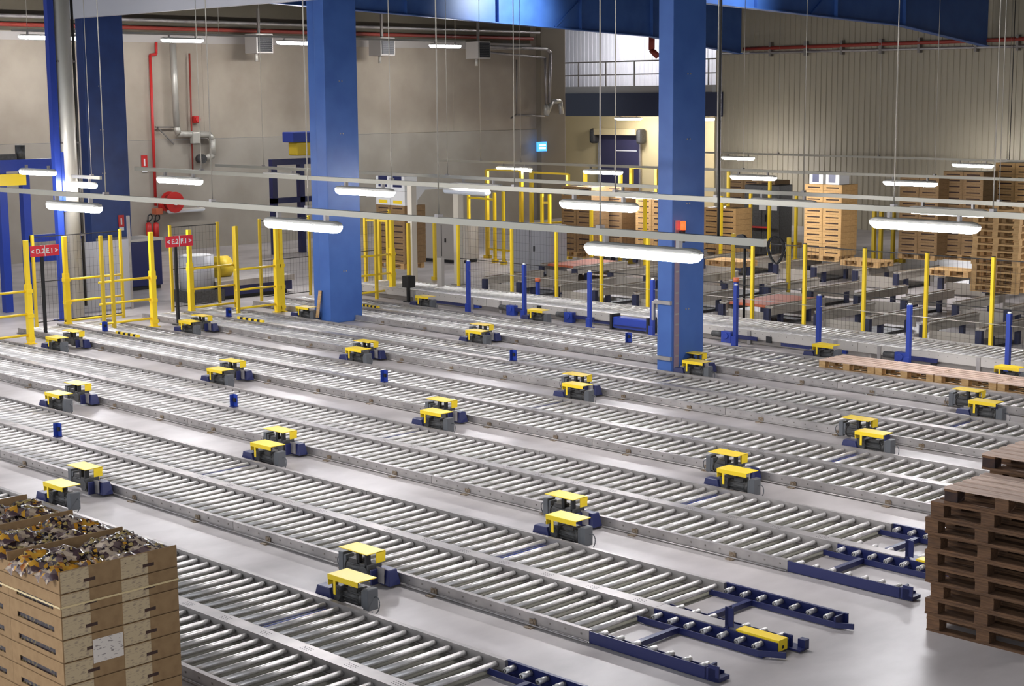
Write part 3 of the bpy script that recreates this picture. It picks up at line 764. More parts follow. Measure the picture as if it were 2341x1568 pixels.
for d in range(3):
    for i in range(2):
        for q in range(7):
            s = rnd.randrange(5)
            x = CX - d * (CD + .002) - .17 - (q % 3) * .225 + rnd.uniform(-.02, .02); y = CY + i * CW + .12 + ((q // 3) % 2) * .25 + rnd.uniform(-.02, .02)
            z = 1.76 - CH + .03 + (.0 if q < 6 else .05) + rnd.uniform(0, .03)
            if q == 6: x, y = CX - d * CD - .4 + rnd.uniform(-.1, .1), CY + i * CW + .25
            if pm[s] is None: o = protos[s][0].build('sweet_bag', protos[s][1]); pm[s] = o
            else: o = pm[s].copy(); COL.objects.link(o)
            o.scale = (1.06, 1.12, .9); o.location = (x, y, z + .045); o.rotation_euler = (rnd.uniform(-.15, .15), rnd.uniform(-.2, .2), math.pi / 2 + rnd.uniform(-.5, .5))
            tag(o, '%s, %s %s open case, %s' % (tone[s], ['front', 'middle', 'rear'][d], 'near' if i == 0 else 'roller-side', ['near front spot', 'near centre spot', 'near back spot', 'far front spot', 'far centre spot', 'far back spot', 'on top'][q]), 'sweet bag', 'sweet bags in the open cases')

# ---------------------------------------------------------------- fences
def wire_panel(w_, h, pitch=.1, r=.0014):
    mb = MB(); n = int(w_ / pitch)
    for i in range(n + 1): mb.box(w_ * i / n - r, w_ * i / n + r, -r, r, .12, h)
    for j in range(int((h - .12) / (pitch * 2)) + 1): mb.box(0, w_, -r, r, .12 + j * pitch * 2 - r, .12 + j * pitch * 2 + r)
    for z in (.12, h): mb.box(0, w_, -.01, .01, z - .01, z + .01)
    mb.box(0, w_, -.008, .008, h * .5, h * .5 + .016)
    return mb
def fence_post(x, y, z, s=.06, base=True):
    mb = MB().box(x - s / 2, x + s / 2, y - s / 2, y + s / 2, 0, z)
    if base: mb.box(x - .09, x + .09, y - .07, y + .07, 0, .012)
    mb.box(x - s / 2 + .004, x + s / 2 - .004, y - s / 2 + .004, y + s / 2 - .004, z, z + .02, 1)
    return mb
YF = 28.95
t = thing('mesh_fence', 'yellow-post safety fence with dark wire mesh behind the raised conveyor', 'fence', (0, YF, 0))
fx = [GY(px, py, YF).x for px, py in ((1048, 600), (1170, 600), (1272, 600), (1375, 600), (1481, 620), (1595, 620), (1720, 640), (1839, 650), (1975, 660), (2117, 670), (2268, 690))]
fx.append(fx[-1] + 1.55)
for x in fx: fence_post(x, 0, 2.0, .065).build('post', [M['yellow'], M['black']], t)
for a, b in zip(fx, fx[1:]):
    o = wire_panel(b - a - .1, 1.95).build('wire_panel', M['wire'], t); o.location = (a + .05, .02, 0)
# guard rails at the lane mouths: post, posts and three rails along y
def guard(label, x, ya, yb, main, zt=2.1, posts=()):
    t = thing('guard_rail', label, 'guard rail', (x, ya, 0), 0, 'yellow guard rails')
    L = yb - ya
    for z in (.2, .65, 1.15): MB().tube((0, min(0, L), z), (0, max(0, L), z), .028, 10).build('rail', M['yellow'], t)
    for p in main:
        mb = MB().box(-.06, .06, p - .06, p + .06, 0, 1.3).box(-.045, .045, p - .045, p + .045, 1.3, zt).box(-.1, .1, p - .1, p + .1, 0, .015)
        for z in (.12, .62, 1.15): mb.box(-.065, .08, p - .07, p + .07, z - .04, z + .04)
        mb.build('main_post', M['yellow'], t)
    for p in posts: MB().box(-.035, .035, p - .035, p + .035, 0, zt).build('post', M['yellow_dull'], t)
    return t
guard('yellow guard rail beside the D.2 sign, running out of the picture', -31.7, 16.86, 14.2, (0,), 2.25)
guard('yellow guard rail from the D.2 E.1 sign post to the grey panel', -33.1, 18.5, 20.0, (0.06,), 2.15)
guard('yellow guard rail left of the E.2 F.1 sign post', -32.0, 20.15, 18.75, (0,), 2.2, (-1.3, -1.05))
guard('yellow guard rail right of the E.2 F.1 sign', -32.9, 21.75, 23.1, (0.03,), 2.1, (1.35,))
guard('yellow guard rail ending with a thick post beside the middle column', -31.9, 23.75, 22.4, (0, -.12), 2.2, (-1.3,))
guard('yellow guard rail right of the middle column', -32.0, 27.45, 26.05, (0,), 2.2, (-1.4, -.55))
# thin mesh panels between them
t = thing('mesh_fence', 'dark wire mesh fence with yellow posts across the lane mouths', 'fence', (-33.9, 14, 0))
for y in (1.2, 2.6, 4.2, 6.5, 7.9, 9.3, 10.6, 12.2, 13.6, 15.0):
    MB().box(-.03, .03, y - .03, y + .03, 0, 2.15).build('post', M['yellow_dull'], t)
for a, b in ((1.2, 2.6), (4.2, 6.5), (7.9, 9.3), (10.6, 12.2), (13.6, 15.0)):
    o = wire_panel(b - a - .08, 2.1).build('wire_panel', M['wire'], t); o.location = (0, a + .04, 0); o.rotation_euler = (0, 0, math.pi / 2)
# lane signs
def text_mesh(body, size, m, parent, loc, rot, name='lettering'):
    cu = bpy.data.curves.new(name, 'FONT'); cu.body = body; cu.size = size; cu.align_x = 'CENTER'; cu.align_y = 'CENTER'; cu.extrude = .002; cu.offset = .004
    tmp = bpy.data.objects.new('tmp', cu); COL.objects.link(tmp)
    me = bpy.data.meshes.new_from_object(tmp.evaluated_get(bpy.context.evaluated_depsgraph_get())); bpy.data.objects.remove(tmp); bpy.data.curves.remove(cu)
    o = bpy.data.objects.new(name, me); COL.objects.link(o); o.data.materials.clear(); o.data.materials.append(m); o.parent = parent; o.location = loc; o.rotation_euler = rot
    return o
def sign(label, q0, q1, py0, py1, base, texts):
    g = GZ(*base); x = g.x
    a, b = GX(q0, py1, x), GX(q1, py1 - 3, x); z0, z1 = a.z, GX(q0, py0, x).z
    t = thing('lane_sign', label, 'sign', (x, a.y, z0), 0, 'red lane signs')
    W_ = b.y - a.y; Hh = z1 - z0
    bd = MB().box(.03, .04, 0, W_, 0, Hh).build('board', M['sign_red'], t)
    MB().box(.04, .043, W_ / 2 - .008, W_ / 2 + .008, 0, Hh).build('divider', M['white'], bd)
    for tx, f in texts: text_mesh(tx, Hh * .6, M['white'], bd, (.044, W_ * f, Hh * .47), (math.pi / 2, 0, math.pi / 2))
    yc = g.y - a.y
    MB().box(-.03, .03, yc - .03, yc + .03, -z0, Hh).build('sign_post', M['black'], t); MB().box(-.1, .1, yc - .1, yc + .1, -z0, -z0 + .02).build('foot', M['black'], t)
    return t
sign('red lane sign reading D.2 and E.1 on a black post', 68, 134, 563, 588, (105, 770), (('< D.2', .25), ('E.1 >', .75)))
sign('red lane sign reading E.2 and F.1 on a black post', 377, 439, 541, 566, (408, 742), (('< E.2', .25), ('F.1 >', .75)))
p = GZ(934, 690, 0); z = GX(934, 630, p.x).z
t = thing('control_post', 'black control post by the white gantry', 'post', (p.x, p.y, 0)); MB().box(-.035, .035, -.035, .035, 0, z).build('post', M['black'], t); MB().box(-.1, .1, -.1, .1, 0, .02).build('foot', M['black'], t)
MB().box(-.1, .14, -.12, .12, z - .3, z).build('control_box', M['black'], t)

# ---------------------------------------------------------------- end wall fittings
XW = XL + .12
def on_wall(px, py, x=XW): return GX(px, py, x)
def wall_pipe(name, label, cat, pts, r, m, x=XW, group=None):
    P = [on_wall(*q, x) for q in pts]
    return tag(MB().path(P, r, 10).build(name, m), label, cat, group)
tag(MB().box(XL + .01, XL + .11, -5, 49, 7.16, 7.20).box(XL + .10, XL + .12, -5, 49, 7.14, 7.40).build('cable_tray', M['grey_paint']), 'grey cable tray along the end wall below the red pipe', 'cable tray')
tag(MB().tube((XL + .2, -5, 7.62), (XL + .2, 49, 7.62), .07, 10).build('sprinkler_pipe', M['red_dull']), 'thick red sprinkler pipe high along the end wall', 'pipe')
tag(MB().tube((XL + .6, -5, 7.86), (XL + .6, 49, 7.86), .06, 10).build('steel_pipe', M['galv']), 'bright steel pipe high along the end wall above the red pipe', 'pipe')
wall_pipe('riser_pipe', 'red riser pipe coming down the end wall to the hose reel', 'pipe', ((357, 96), (357, 124), (343, 126), (356, 470)), .05, M['red'])
wall_pipe('drop_pipe', 'thin dull red pipe beside the white pipe on the end wall', 'pipe', ((433, 122), (441, 400)), .03, M['red_dull'])
wall_pipe('water_pipe', 'fat white pipe with elbows and valve on the end wall', 'pipe', ((395, 100), (404, 290), (408, 306), (478, 308), (486, 318), (486, 355), (470, 362)), .11, M['duct'], XW + .12)
p = on_wall(446, 315, XW + .15); tag(MB().box(p.x - .1, p.x + .12, p.y - .16, p.y + .16, p.z - .2, p.z + .2).build('valve_box', M['duct'], None, .03), 'grey valve box on the white pipe', 'valve')
p = on_wall(459, 363, XW + .15); tag(MB().tube((p.x - .1, p.y, p.z), (p.x + .15, p.y, p.z), .16, 14).build('pump_body', M['motor']), 'dark round pump at the lower end of the white pipe', 'pump')
p = on_wall(449, 273); tag(MB().box(p.x - .08, p.x + .06, p.y - .12, p.y + .12, p.z - .12, p.z + .12).tube((p.x, p.y, p.z), (p.x + .12, p.y, p.z), .1, 12).build('alarm_bell', M['red'], None, .01), 'red alarm bell on the end wall beside the white pipe', 'alarm')
p = on_wall(385, 290); tag(MB().bar((XW, p.y - .5, p.z), (XW, p.y + .35, p.z - .02), .04, .05).bar((XW, p.y - .45, p.z), (XW, p.y + .2, p.z - .6), .04, .04).build('wall_bracket', M['galv_dark']), 'triangular steel bracket left of the white pipe elbow', 'bracket')
for i, (px, py) in enumerate(((592, 100), (873, 107), (1093, 115))):
    p = on_wall(px, py, XL + 1.2)
    t = thing('unit_heater', '%s unit heater with a dark louvred grille high on the end wall' % ['first', 'middle', 'last'][i], 'heater', (p.x, p.y, p.z), 0, 'unit heaters')
    MB().box(-.35, .35, -.36, .36, -.34, .34).build('casing', M['grey_paint'], t, .02)
    mb = MB().box(.352, .36, -.3, .3, -.29, .29)
    for k in range(9): mb.box(.36, .38, -.3, .3, -.28 + k * .065, -.25 + k * .065, 1)
    mb.build('grille', [M['black'], M['motor']], t)
    MB().box(-.04, .04, -.04, .04, .34, 1.2).build('hanger', M['galv_dark'], t)
    MB().tube((.1, -.2, -.34), (.1, -.2, -.62), .06, 10).build('flue', M['duct'], t)
# hose reel and extinguishers
p = on_wall(392, 461, XL + .1)
t = thing('hose_reel', 'big red fire hose reel on the end wall above the extinguishers', 'hose reel', (XL, p.y, p.z))
mb = MB().tube((.45, -.1, 0), (.5, -.1, 0), .36, 28).tube((.1, -.1, 0), (.15, -.1, 0), .36, 28); mb.build('flange', M['red'], t)
MB().tube((.15, -.1, 0), (.45, -.1, 0), .27, 24).build('wound_hose', M['red_dull'], t); MB().tube((.5, -.1, 0), (.56, -.1, 0), .1, 14).build('hub', M['white'], t)
MB().box(.03, .12, -.5, .2, -.3, .0).build('bracket', M['red'], t); MB().box(.03, .3, -.75, -.5, -.4, -.2).build('valve', M['orange'], t)
for px, lb in ((340, 'red fire extinguisher with hose, nearer the dark blue column'), (357, 'red fire extinguisher right beside another one, nearer the riser pipe')):
    p = on_wall(px, 524, XL + .2)
    t = thing('fire_extinguisher', lb, 'extinguisher', (p.x, p.y, p.z), 0, 'fire extinguishers')
    MB().tube((0, 0, -.3), (0, 0, .18), .1, 14).tube((0, 0, .18), (0, 0, .24), .1, 14, 0, .04).build('cylinder', M['red'], t)
    MB().path([(0, .04, .26), (.05, .12, .36), (.0, .16, .45), (0, .1, .52), (0, 0, .46), (0, -.02, .28)], .022, 8).build('hose', M['black'], t); MB().box(-.03, .03, -.05, .05, .24, .3).build('valve', M['black'], t)
for px, py, x, lb in ((330, 371, XL + .05, 'small red and white extinguisher sign on the end wall'), (277, 506, -39.78, 'small red and white extinguisher sign on the dark blue column')):
    p = GX(px, py, x); k = .75 if px == 277 else 1; mb = MB().box(x, x + .01, p.y - .12 * k, p.y + .12 * k, p.z - .2 * k, p.z + .24 * k).box(x + .01, x + .013, p.y - .03 * k, p.y + .03 * k, p.z - .12 * k, p.z + .12 * k, 1).box(x, x + .01, p.y - .1 * k, p.y + .1 * k, p.z - .34 * k, p.z - .22 * k, 1)
    tag(mb.build('safety_sign', [M['red'], M['white']]), lb, 'sign', 'extinguisher signs')
p = GX(1240, 335, XL + .5); t = thing('exit_sign', 'lit blue and white sign on the dark corner of the end wall', 'sign', (XL + .42, p.y, p.z))
MB().box(0, .08, -.28, .28, -.2, .2).build('lightbox', M['sign_blue'], t); MB().box(.08, .085, -.2, .2, .02, .08).box(.08, .085, -.2, .2, -.1, -.03).build('white_bar', emit('white_lit', (255, 255, 255), 2), t)
# pipes of the corner
wall_pipe('corner_pipe', 'bright steel pipe running to the corner and bending down', 'pipe', ((1100, 106), (1250, 112), (1258, 120), (1256, 235)), .07, M['galv'], XL + 1.0, 'corner pipes')
wall_pipe('corner_pipe', 'thinner steel pipe below the bright one at the corner', 'pipe', ((1100, 118), (1246, 132), (1249, 240)), .05, M['galv'], XL + 1.0, 'corner pipes')
wall_pipe('valve_pipe', 'pale looped pipes with elbows low in the corner', 'pipe', ((1248, 240), (1249, 262), (1262, 232), (1280, 232), (1284, 260)), .1, M['duct'], XL + 1.0)
wall_pipe('drop_pipe', 'dark thin drop pipe with a nozzle on the grey corner wall', 'pipe', ((1181, 137), (1181, 262), (1168, 270), (1181, 262), (1245, 266)), .035, M['galv_dark'], XL + .5)
# long wall pipes
def yw(px, py, y=YR - .2): return GY(px, py, y)
a, b = yw(1700, 112), yw(2400, 87); tag(MB().tube(a, b, .07, 10).build('sprinkler_pipe', M['red_dull']), 'dark red sprinkler pipe along the top of the corrugated wall', 'pipe')
a, b = yw(1650, 123), yw(2400, 104); mb = MB().tube(a, b, .05, 10)
tag(mb.build('steel_pipe', M['galv']), 'grey steel pipe below the red one on the corrugated wall', 'pipe')
for i, px in enumerate((1766, 1846, 1929, 2018, 2106, 2236, 2331)):
    p = yw(px, 118 - (px - 1741) * .026, YR - .05)
    tag(MB().box(p.x - .05, p.x + .05, p.y - .2, p.y, p.z - .2, p.z + .35).build('pipe_bracket', M['galv_dark']), 'small bracket holding the pipes on the corrugated wall', 'bracket', 'pipe brackets')
p = GY(1490, 83, 52.9); q = GY(1503, 128, 52.9)
tag(MB().path([p, (p.x, p.y, q.z + .25), (q.x, q.y, q.z)], .13, 12).build('rain_pipe', M['red_dull']), 'dark brown down pipe with elbow behind the beacon column', 'pipe')

# ---------------------------------------------------------------- far left machinery
t = thing('lift_mast', 'tall bright blue mast beside the grey round duct', 'mast', (-34.6, GX(125, 300, -34.6).y, 0))
zz = 10.0; MB().box(-.08, .08, -.08, .08, 0, zz).build('mast', M['blue'], t); MB().box(-.15, .15, -.2, .2, 0, .02).build('foot', M['blue'], t)
MB().box(-.1, .1, .08, .26, 2.6, 4.0).build('carriage', M['blue'], t)
p = GX(158, 400, -34.6)
t = thing('round_duct', 'grey round duct rising from floor to roof beside the blue mast', 'duct', (-34.6, p.y, 0))
MB().tube((0, 0, 0), (0, 0, 10), .2, 20).build('duct', M['duct'], t); MB().tube((.05, .25, .3), (.05, .25, 10), .035, 8).build('cable', M['wire'], t)
for z in (2., 4.2, 6.1): MB().box(-.24, .1, -.22, .28, z, z + .04).build('clamp', M['galv_dark'], t)
a, b = GX(0, 366, -37), GX(140, 365, -37)
t = thing('wrapper_frame', 'blue portal frame machine with a yellow guard and a motor on top', 'machine', (-37, a.y - 1, 0))
ya, yb, zt = 1.0, b.y - a.y + 1.0, a.z
y58 = GX(57, 450, -37).y - a.y + 1; y3 = GX(4, 450, -37).y - a.y + 1
MB().box(-.12, .12, ya - 1, yb, zt - .28, zt).build('top_beam', M['blue'], t)
for y in (y3, y58): MB().box(-.1, .1, y - .1, y + .1, 0, zt - .28).build('post', M['blue'], t)
MB().box(.1, .3, ya - .5, y58 - .1, zt - .62, zt - .34).build('guard', M['yellow'], t); MB().tube((0, 1.55, zt), (0, 1.55, zt + .35), .12, 14).box(-.1, .1, .9, 1.4, zt, zt + .14).build('motor', M['motor'], t)
for z in (1.2, 1.7): MB().box(-.08, .1, y58, y58 + 1.5, z, z + .18).build('cross_beam', M['blue'], t)
a, b = GZ(150, 742, 0), GZ(272, 735, 0)
t = thing('screen_panel', 'grey sheet screen below the dark blue column', 'screen', (-35.2, 19.6, 0))
w0 = GX(146, 650, -35.2).y - 19.6; w1 = GX(300, 650, -35.2).y - 19.6
MB().box(-.03, .0, w0, w1, .05, GX(220, 552, -35.2).z).build('sheet', M['grey_sheet'], t)
for y in (w0, w1): MB().box(-.05, .02, y - .03, y + .03, 0, 2.35).build('post', M['galv'], t)
p = GZ(458, 700, 0); t = thing('film_drum', 'large pale grey drum standing behind the yellow guard rails', 'drum', (p.x - 1, p.y + .6, 0))
zt = GX(458, 583, p.x - 1).z; MB().tube((0, 0, .3), (0, 0, zt), .45, 28).build('drum', M['grey_sheet'], t); MB().tube((0, 0, zt), (0, 0, zt + .02), .38, 24).build('lid', M['white'], t); MB().box(-.5, .5, -.5, .5, 0, .3).build('plinth', M['motor'], t)
p = GZ(352, 690, 0); t = thing('blue_bin', 'dark blue bin with a pale lid behind the E.2 sign post', 'bin', (p.x - 3, p.y + 1.2, 0))
MB().box(-.5, .5, -.7, .7, .1, 1.35).build('body', M['navy'], t, .03); MB().box(-.54, .54, -.74, .74, 1.35, 1.42).build('lid', M['grey_paint'], t); MB().box(-.45, .45, -.65, .65, 0, .1).build('base', M['black'], t)
p = GZ(545, 690, 0); t = thing('machine_base', 'low grey and blue conveyor machine between the guard rails and the middle column', 'machine', (p.x - 1.2, p.y + 1.0, 0))
MB().box(-.8, .6, -1.2, 1.2, .1, .35).build('frame', M['navy'], t); MB().box(-.85, .65, -1.25, 1.25, .35, .5).build('deck', M['galv'], t); MB().tube((-.4, -.6, .75), (-.4, -.2, .75), .3, 20).build('yellow_wheel', M['yellow_dull'], t); MB().box(-.7, .5, -1.1, 1.1, 0, .1).build('plinth', M['black'], t)
p = GX(655, 420, -44); t = thing('press_frame', 'dark blue open frame machine with a yellow head, left of the middle column', 'machine', (-44, p.y, 0))
for y in (-.55, .6, 1.5): MB().box(-.1, .1, y - .1, y + .1, 0, 3.0).build('upright', M['navy'], t)
MB().box(-.1, .1, -.65, 1.6, 3.0, 3.2).build('top_beam', M['navy'], t); MB().box(-.1, .1, -.65, 1.6, 1.72, 1.9).build('lower_beam', M['navy'], t)
MB().box(-.25, .25, .3, 1.4, 3.3, 3.75).build('yellow_head', M['yellow_dull'], t, .05); MB().box(-.3, .3, .1, 1.5, 3.75, 4.1).build('blue_head', M['blue'], t, .03)
# wood offcut leaning at the middle column
a, b = GY(725, 712, 23.05), GY(732, 664, 23.16); tag(MB().bar((a.x, a.y, .13), (b.x, b.y, b.z), .1, .02).build('timber_offcut', M['wood_new']), 'thin pale timber offcut leaning on the middle blue column', 'timber')

# ---------------------------------------------------------------- white gantry posts, display cases, cage
p = GZ(945, 660, 0)
t = thing('gantry_post', 'white gantry post with a horizontal arm behind the raised conveyor', 'gantry', (p.x, p.y, 0)); zt = GX(938, 424, p.x).z
MB().box(-.09, .09, -.09, .09, 0, zt).build('post', M['offwhite'], t); MB().box(-.07, .07, .09, 2.0, zt - .14, zt).build('arm', M['white'], t); MB().hexa([(-.05, .09, zt - .45), (.05, .09, zt - .45), (.05, .12, zt - .45), (-.05, .12, zt - .45), (-.05, .09, zt - .14), (.05, .09, zt - .14), (.05, .45, zt - .14), (-.05, .45, zt - .14)]).build('gusset', M['white'], t)
p = GZ(1050, 650, 0); t = thing('gantry_column', 'tall pale grey column left of the yellow cage', 'gantry', (p.x, p.y, 0)); zt = GX(1058, 440, p.x).z
MB().box(-.1, .1, -.1, .1, 0, zt).build('post', M['offwhite'], t); MB().box(-.16, .16, -.16, .16, 0, .02).build('foot', M['galv'], t)
p = GZ(1002, 680, 0); t = thing('guide_post', 'short pale grey post at the far end of the raised conveyor', 'post', (p.x, p.y + .1, 0)); MB().box(-.09, .09, -.05, .05, 0, GX(1002, 590, p.x).z).build('post', M['grey_paint'], t); MB().box(-.14, .14, -.1, .1, 0, .02).build('foot', M['galv'], t)
# mesh fence and cage posts behind
def posts_at(label, name, lst, m, y=None, s=.08, rails=()):
    t = thing(name, label, 'fence', (0, 0, 0)); pts = []
    for px, pt, pb in lst:
        p = GZ(px, pb, 0) if y is None else GY(px, pb, y)
        z = GX(px, pt, p.x).z
        mb = MB().box(p.x - s / 2, p.x + s / 2, p.y - s / 2, p.y + s / 2, 0, z).box(p.x - s, p.x + s, p.y - s, p.y + s, 0, .1)
        mb.build('post', m, t); pts.append((p.x, p.y, z))
    for i, j, z in rails:
        a, b = pts[i], pts[j]
        MB().bar((a[0], a[1], a[2] if z is None else z), (b[0], b[1], b[2] if z is None else z), .06, .06).build('rail', m, t)
    return t
posts_at('tall yellow cage frame left of the beacon column, under small lamps', 'yellow_cage', ((1115, 388, 590), (1193, 390, 596), (1216, 394, 598), (1299, 398, 592), (1338, 392, 600), (1418, 393, 606), (1443, 383, 602), (1500, 384, 610)), M['yellow_dull'], None, .1,
         ((0, 1, None), (2, 3, None), (4, 5, None), (6, 7, None), (0, 1, 1.2), (2, 3, 1.2), (0, 2, .3), (4, 5, 1.1)))
posts_at('yellow safety fence in front of the far case stacks and the beacon column', 'yellow_fence', ((1073, 444, 592), (1132, 440, 600), (1152, 438, 604), (1240, 443, 612), (1257, 444, 612), (1352, 470, 618), (1474, 454, 622), (1647, 448, 614), (1663, 392, 600), (1714, 443, 606), (1757, 405, 604), (1818, 446, 598)), M['yellow'], None, .08,
         ((0, 1, 2.0), (3, 4, 2.0), (7, 8, 1.9), (9, 10, 1.9)))
posts_at('second line of yellow fence posts beyond the raised conveyor', 'yellow_fence', ((838, 487, 660), (870, 488, 662), (889, 495, 664), (936, 510, 668), (949, 495, 660), (995, 497, 640), (1675, 534, 668), (1801, 543, 690)), M['yellow_dull'], None, .08, ((0, 1, 1.9), (1, 2, 1.9)))
tt = posts_at('two yellow A-frame legs before the far case stacks', 'yellow_trestle', ((1996, 480, 606), (2012, 480, 606), (2040, 480, 600), (2060, 480, 600)), M['yellow_dull'], None, .1, ((0, 1, None), (2, 3, None)))
# control cabinets and desks
for (q, w_, h_, d_, m, lb) in (((1212, 632), 1.5, 1.5, .8, 'grey_sheet', 'pale grey control cabinet behind the fence, left of the beacon column'), ((1740, 590), 1.3, 2.35, .8, 'motor', 'dark control cabinet with two white papers, right of the beacon column'),
                               ((1010, 600), 1.6, 1.3, .9, 'grey_paint', 'low grey machine behind the white gantry post')):
    p = GZ(*q, 0); t = thing('control_cabinet', lb, 'cabinet', (p.x, p.y, 0), .1)
    bo = MB().box(-w_ / 2, w_ / 2, 0, d_, .1, h_).build('body', M[m], t, .02); MB().box(-w_ / 2 + .05, w_ / 2 - .05, .05, d_ - .05, 0, .1).build('plinth', M['black'], t)
    MB().box(-.01, .01, -.01, 0, .2, h_ - .1).box(w_ * .1, w_ * .1 + .03, -.04, 0, h_ * .5, h_ * .6).build('door_handle', M['black'], bo)
    if m == 'motor':
        for x in (-.1, .3): MB().box(x, x + .26, -.012, -.004, 1.55, 1.95).build('paper_sheet', M['paper'], bo)
        MB().box(-.5, .4, -.35, -.2, 1.0, 1.05).build('red_rail', M['red'], t)
# ---------------------------------------------------------------- chain conveyors
def make_chain(belt=False):
    t = thing('chain_conveyor', '', 'conveyor')
    for x in (0, -1.28):
        mb = MB().box(x - .085, x + .085, 0, 2.1, .30, .5).box(x - .11, x - .085, 0, 2.1, .47, .5).box(x + .085, x + .11, 0, 2.1, .47, .5)
        mb.build('chain_beam', M['beam_grey'], t)
        MB().box(x - .03, x + .03, -.02, 2.12, .5, .515).build('chain', M['bracket'], t)
        for y in (.4, 1.5): MB().box(x - .05, x + .05, y, y + .1, .0, .30).build('leg', M['leg_navy'], t)
        MB().box(x - .07, x + .07, -.1, .0, .16, .45).build('end_drive', M['leg_navy'], t)
    MB().box(-1.2, -.08, .06, .09, .04, .34).build('front_panel', M['beam_grey'], t); MB().box(-1.2, -.08, 2.0, 2.03, .06, .30).build('rear_panel', M['beam_grey'], t)
    MB().box(-1.2, -.08, .35, 1.7, .0, .06).build('oil_tray', M['motor'], t)
    if belt: MB().box(-1.2, -.08, .1, 2.0, .44, .5).build('belt', M['orange'], t)
    return t
ch, chb = make_chain(), make_chain(True); f1 = f2 = True
spots = []
for r_, (y, x0, n) in enumerate(((29.35, -13.4, 7), (32.75, -14.6, 7), (37.3, -15.0, 9))):
    for k in range(n): spots.append((x0 - k * 2.62, y, r_, k, (r_, k) in ((0, 3), (1, 6))))
for x, y, r_, k, b_ in spots:
    lb = '%s low chain conveyor past the mesh fence, %s, %s from the tower end' % ('orange-belted' if b_ else 'two-beam', ['front line', 'middle line', 'rear line'][r_], ORD[k])
    if b_:
        if f2: chb.location = (x, y, 0); o = chb; f2 = False
        else: o = dup(chb, (x, y, 0))
    else:
        if f1: ch.location = (x, y, 0); o = ch; f1 = False
        else: o = dup(ch, (x, y, 0))
    o['label'] = lb; o['group'] = 'chain conveyors'
# ---------------------------------------------------------------- far pallets and case stacks
pf = MB()
for k in range(5): pf.box(0, 1.2, k * .164, k * .164 + .13, .14, .162)
for x in (0, .53, 1.06): pf.box(x, x + .14, 0, .8, .118, .14)
for x in (0, .53, 1.06):
    for y in (0, .33, .66): pf.box(x, x + .14, y, y + .14, .022, .118)
for y in (0, .33, .66): pf.box(0, 1.2, y, y + .14, 0, .022)
pf_o = None
chain_rear = True
def far_pallet(loc, lab, grp, rz=0.):
    global pf_o
    if pf_o is None: o = pf.build('wooden_pallet', M['wood_new']); pf_o = o
    else: o = pf_o.copy(); COL.objects.link(o)
    o.location = loc; o.rotation_euler = (0, 0, rz)
    return tag(o, lab, 'pallet', grp)
CS = MB()
cw, cd, ch_ = .62, .8, .168
CS.box(0, cw, 0, cd, 0, ch_ - .004, 0).box(.1, cw - .1, -.002, .0, .06, .095, 1).box(.1, cw - .1, .05, cd - .05, ch_ - .004, ch_ - .003, 2)
cs_o = {}
def far_case(loc, lab, grp, m='card_far', rz=0.):
    if m not in cs_o: o = CS.build('display_case', [M[m], M['wood_dark'], M['slot']]); cs_o[m] = o
    else: o = cs_o[m].copy(); COL.objects.link(o)
    o.location = loc; o.rotation_euler = (0, 0, rz)
    return tag(o, lab, 'case', grp)
def case_stack(px, pb, n, nx, ny, what, zb=.5, m='card_far', base=True, layers_from=0):
    p = GZ(px, pb, zb)
    if base:
        for k in range(max(1, round(nx * cw / 1.2))): far_pallet((p.x + k * 1.22, p.y, zb), 'pallet under the ' + what, 'pallets under case stacks')
    for l in range(layers_from, n):
        for i in range(nx):
            for j in range(ny):
                if j: continue
                far_case((p.x + i * (cw + .01), p.y + .02 + j * (cd + .01), zb + .162 + l * ch_), 'slotted case in the ' + what, 'cases of the ' + what, m)
    return p
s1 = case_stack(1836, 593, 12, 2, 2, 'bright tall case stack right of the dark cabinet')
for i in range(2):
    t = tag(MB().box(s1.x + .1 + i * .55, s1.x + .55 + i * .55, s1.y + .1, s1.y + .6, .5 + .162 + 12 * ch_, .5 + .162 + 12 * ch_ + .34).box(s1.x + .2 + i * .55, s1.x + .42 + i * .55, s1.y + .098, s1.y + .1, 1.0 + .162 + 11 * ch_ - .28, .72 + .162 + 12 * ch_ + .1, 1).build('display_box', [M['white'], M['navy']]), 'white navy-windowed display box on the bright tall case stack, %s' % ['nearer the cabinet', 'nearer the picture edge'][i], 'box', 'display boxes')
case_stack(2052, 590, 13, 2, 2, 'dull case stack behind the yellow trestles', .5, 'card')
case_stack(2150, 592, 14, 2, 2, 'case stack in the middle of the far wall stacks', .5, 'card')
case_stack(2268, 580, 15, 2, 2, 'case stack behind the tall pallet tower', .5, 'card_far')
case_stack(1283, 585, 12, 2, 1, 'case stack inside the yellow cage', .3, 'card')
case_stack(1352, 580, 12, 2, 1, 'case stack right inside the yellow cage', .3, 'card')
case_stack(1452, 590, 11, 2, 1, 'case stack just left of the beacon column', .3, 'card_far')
case_stack(1606, 585, 8, 2, 1, 'case stack just right of the beacon column', .3, 'card_far')
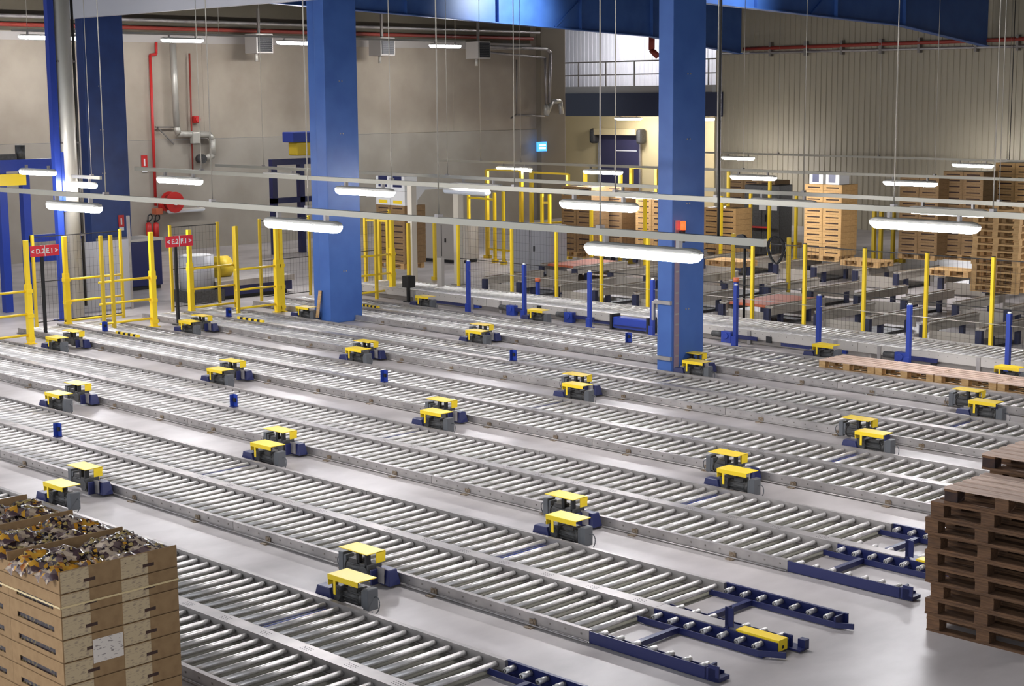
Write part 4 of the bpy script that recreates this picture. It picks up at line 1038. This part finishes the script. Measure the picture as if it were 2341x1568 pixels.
case_stack(1662, 560, 12, 3, 1, 'dark case stack against the corrugated wall', .3, 'card')
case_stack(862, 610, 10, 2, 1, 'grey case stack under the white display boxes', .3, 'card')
p = GZ(862, 610, .3)
for i in range(2):
    for j in range(2):
        z = .3 + .162 + 10 * ch_ + j * .42
        mb = MB().box(p.x + i * .64, p.x + .63 + i * .64, p.y + .02, p.y + .5, z, z + .41)
        mb.box(p.x + .12 + i * .64, p.x + .5 + i * .64, p.y + .016, p.y + .02, z + (.1 if j else .05), z + (.41 if j else .14), 1 if j else 2)
        tag(mb.build('display_box', [M['white'], M['navy'], M['yellow']]), 'white %s display box on the grey case stack, %s' % (['lower', 'navy-windowed upper'][j], ['left of its twin', 'next to the gantry post'][i]), 'box', 'display boxes by the gantry')
# tall stack of empty pallets at the picture edge, and low pallets on the rear line
q = GZ(2217, 666, .5)
for k in range(13): far_pallet((q.x + .01 * ((k * 5) % 4), q.y, .515 + k * .163), 'empty pale pallet in the tall tower at the picture edge, %s from below' % ORD[k], 'pallets of the far tower')
for i, (px, pb, lb) in enumerate(((1921, 606, 'single pallet with red-topped goods on the rear chain line'), (2118, 628, 'single pallet left of the tall pallet tower'), (1612, 606, 'single pallet on the chain line beside the beacon column'))):
    q = GZ(px, pb, .515); far_pallet((q.x, q.y, .515), lb, 'single far pallets')
# black tripod camera-like stand right of the beacon column
p = GZ(1775, 735, 0); t = thing('reflector_stand', 'black stand with a round head right of the beacon column', 'stand', (p.x, 29.1, 0))
MB().tube((0, 0, 0), (0, 0, 1.9), .03, 10).build('pole', M['black'], t); MB().tube((-.1, -.04, 1.95), (-.1, .04, 1.95), .16, 18).box(-.2, .2, -.1, .1, 1.8, 2.0).build('head', M['black'], t); MB().box(-.2, .2, -.2, .2, 0, .03).build('foot', M['black'], t)

# prototypes that were never placed are removed
for o in [o for o in COL.objects if o.parent is None and o.get('label') == '']:
    for c in list(o.children):
        for g in list(c.children): bpy.data.objects.remove(g)
        bpy.data.objects.remove(c)
    bpy.data.objects.remove(o)
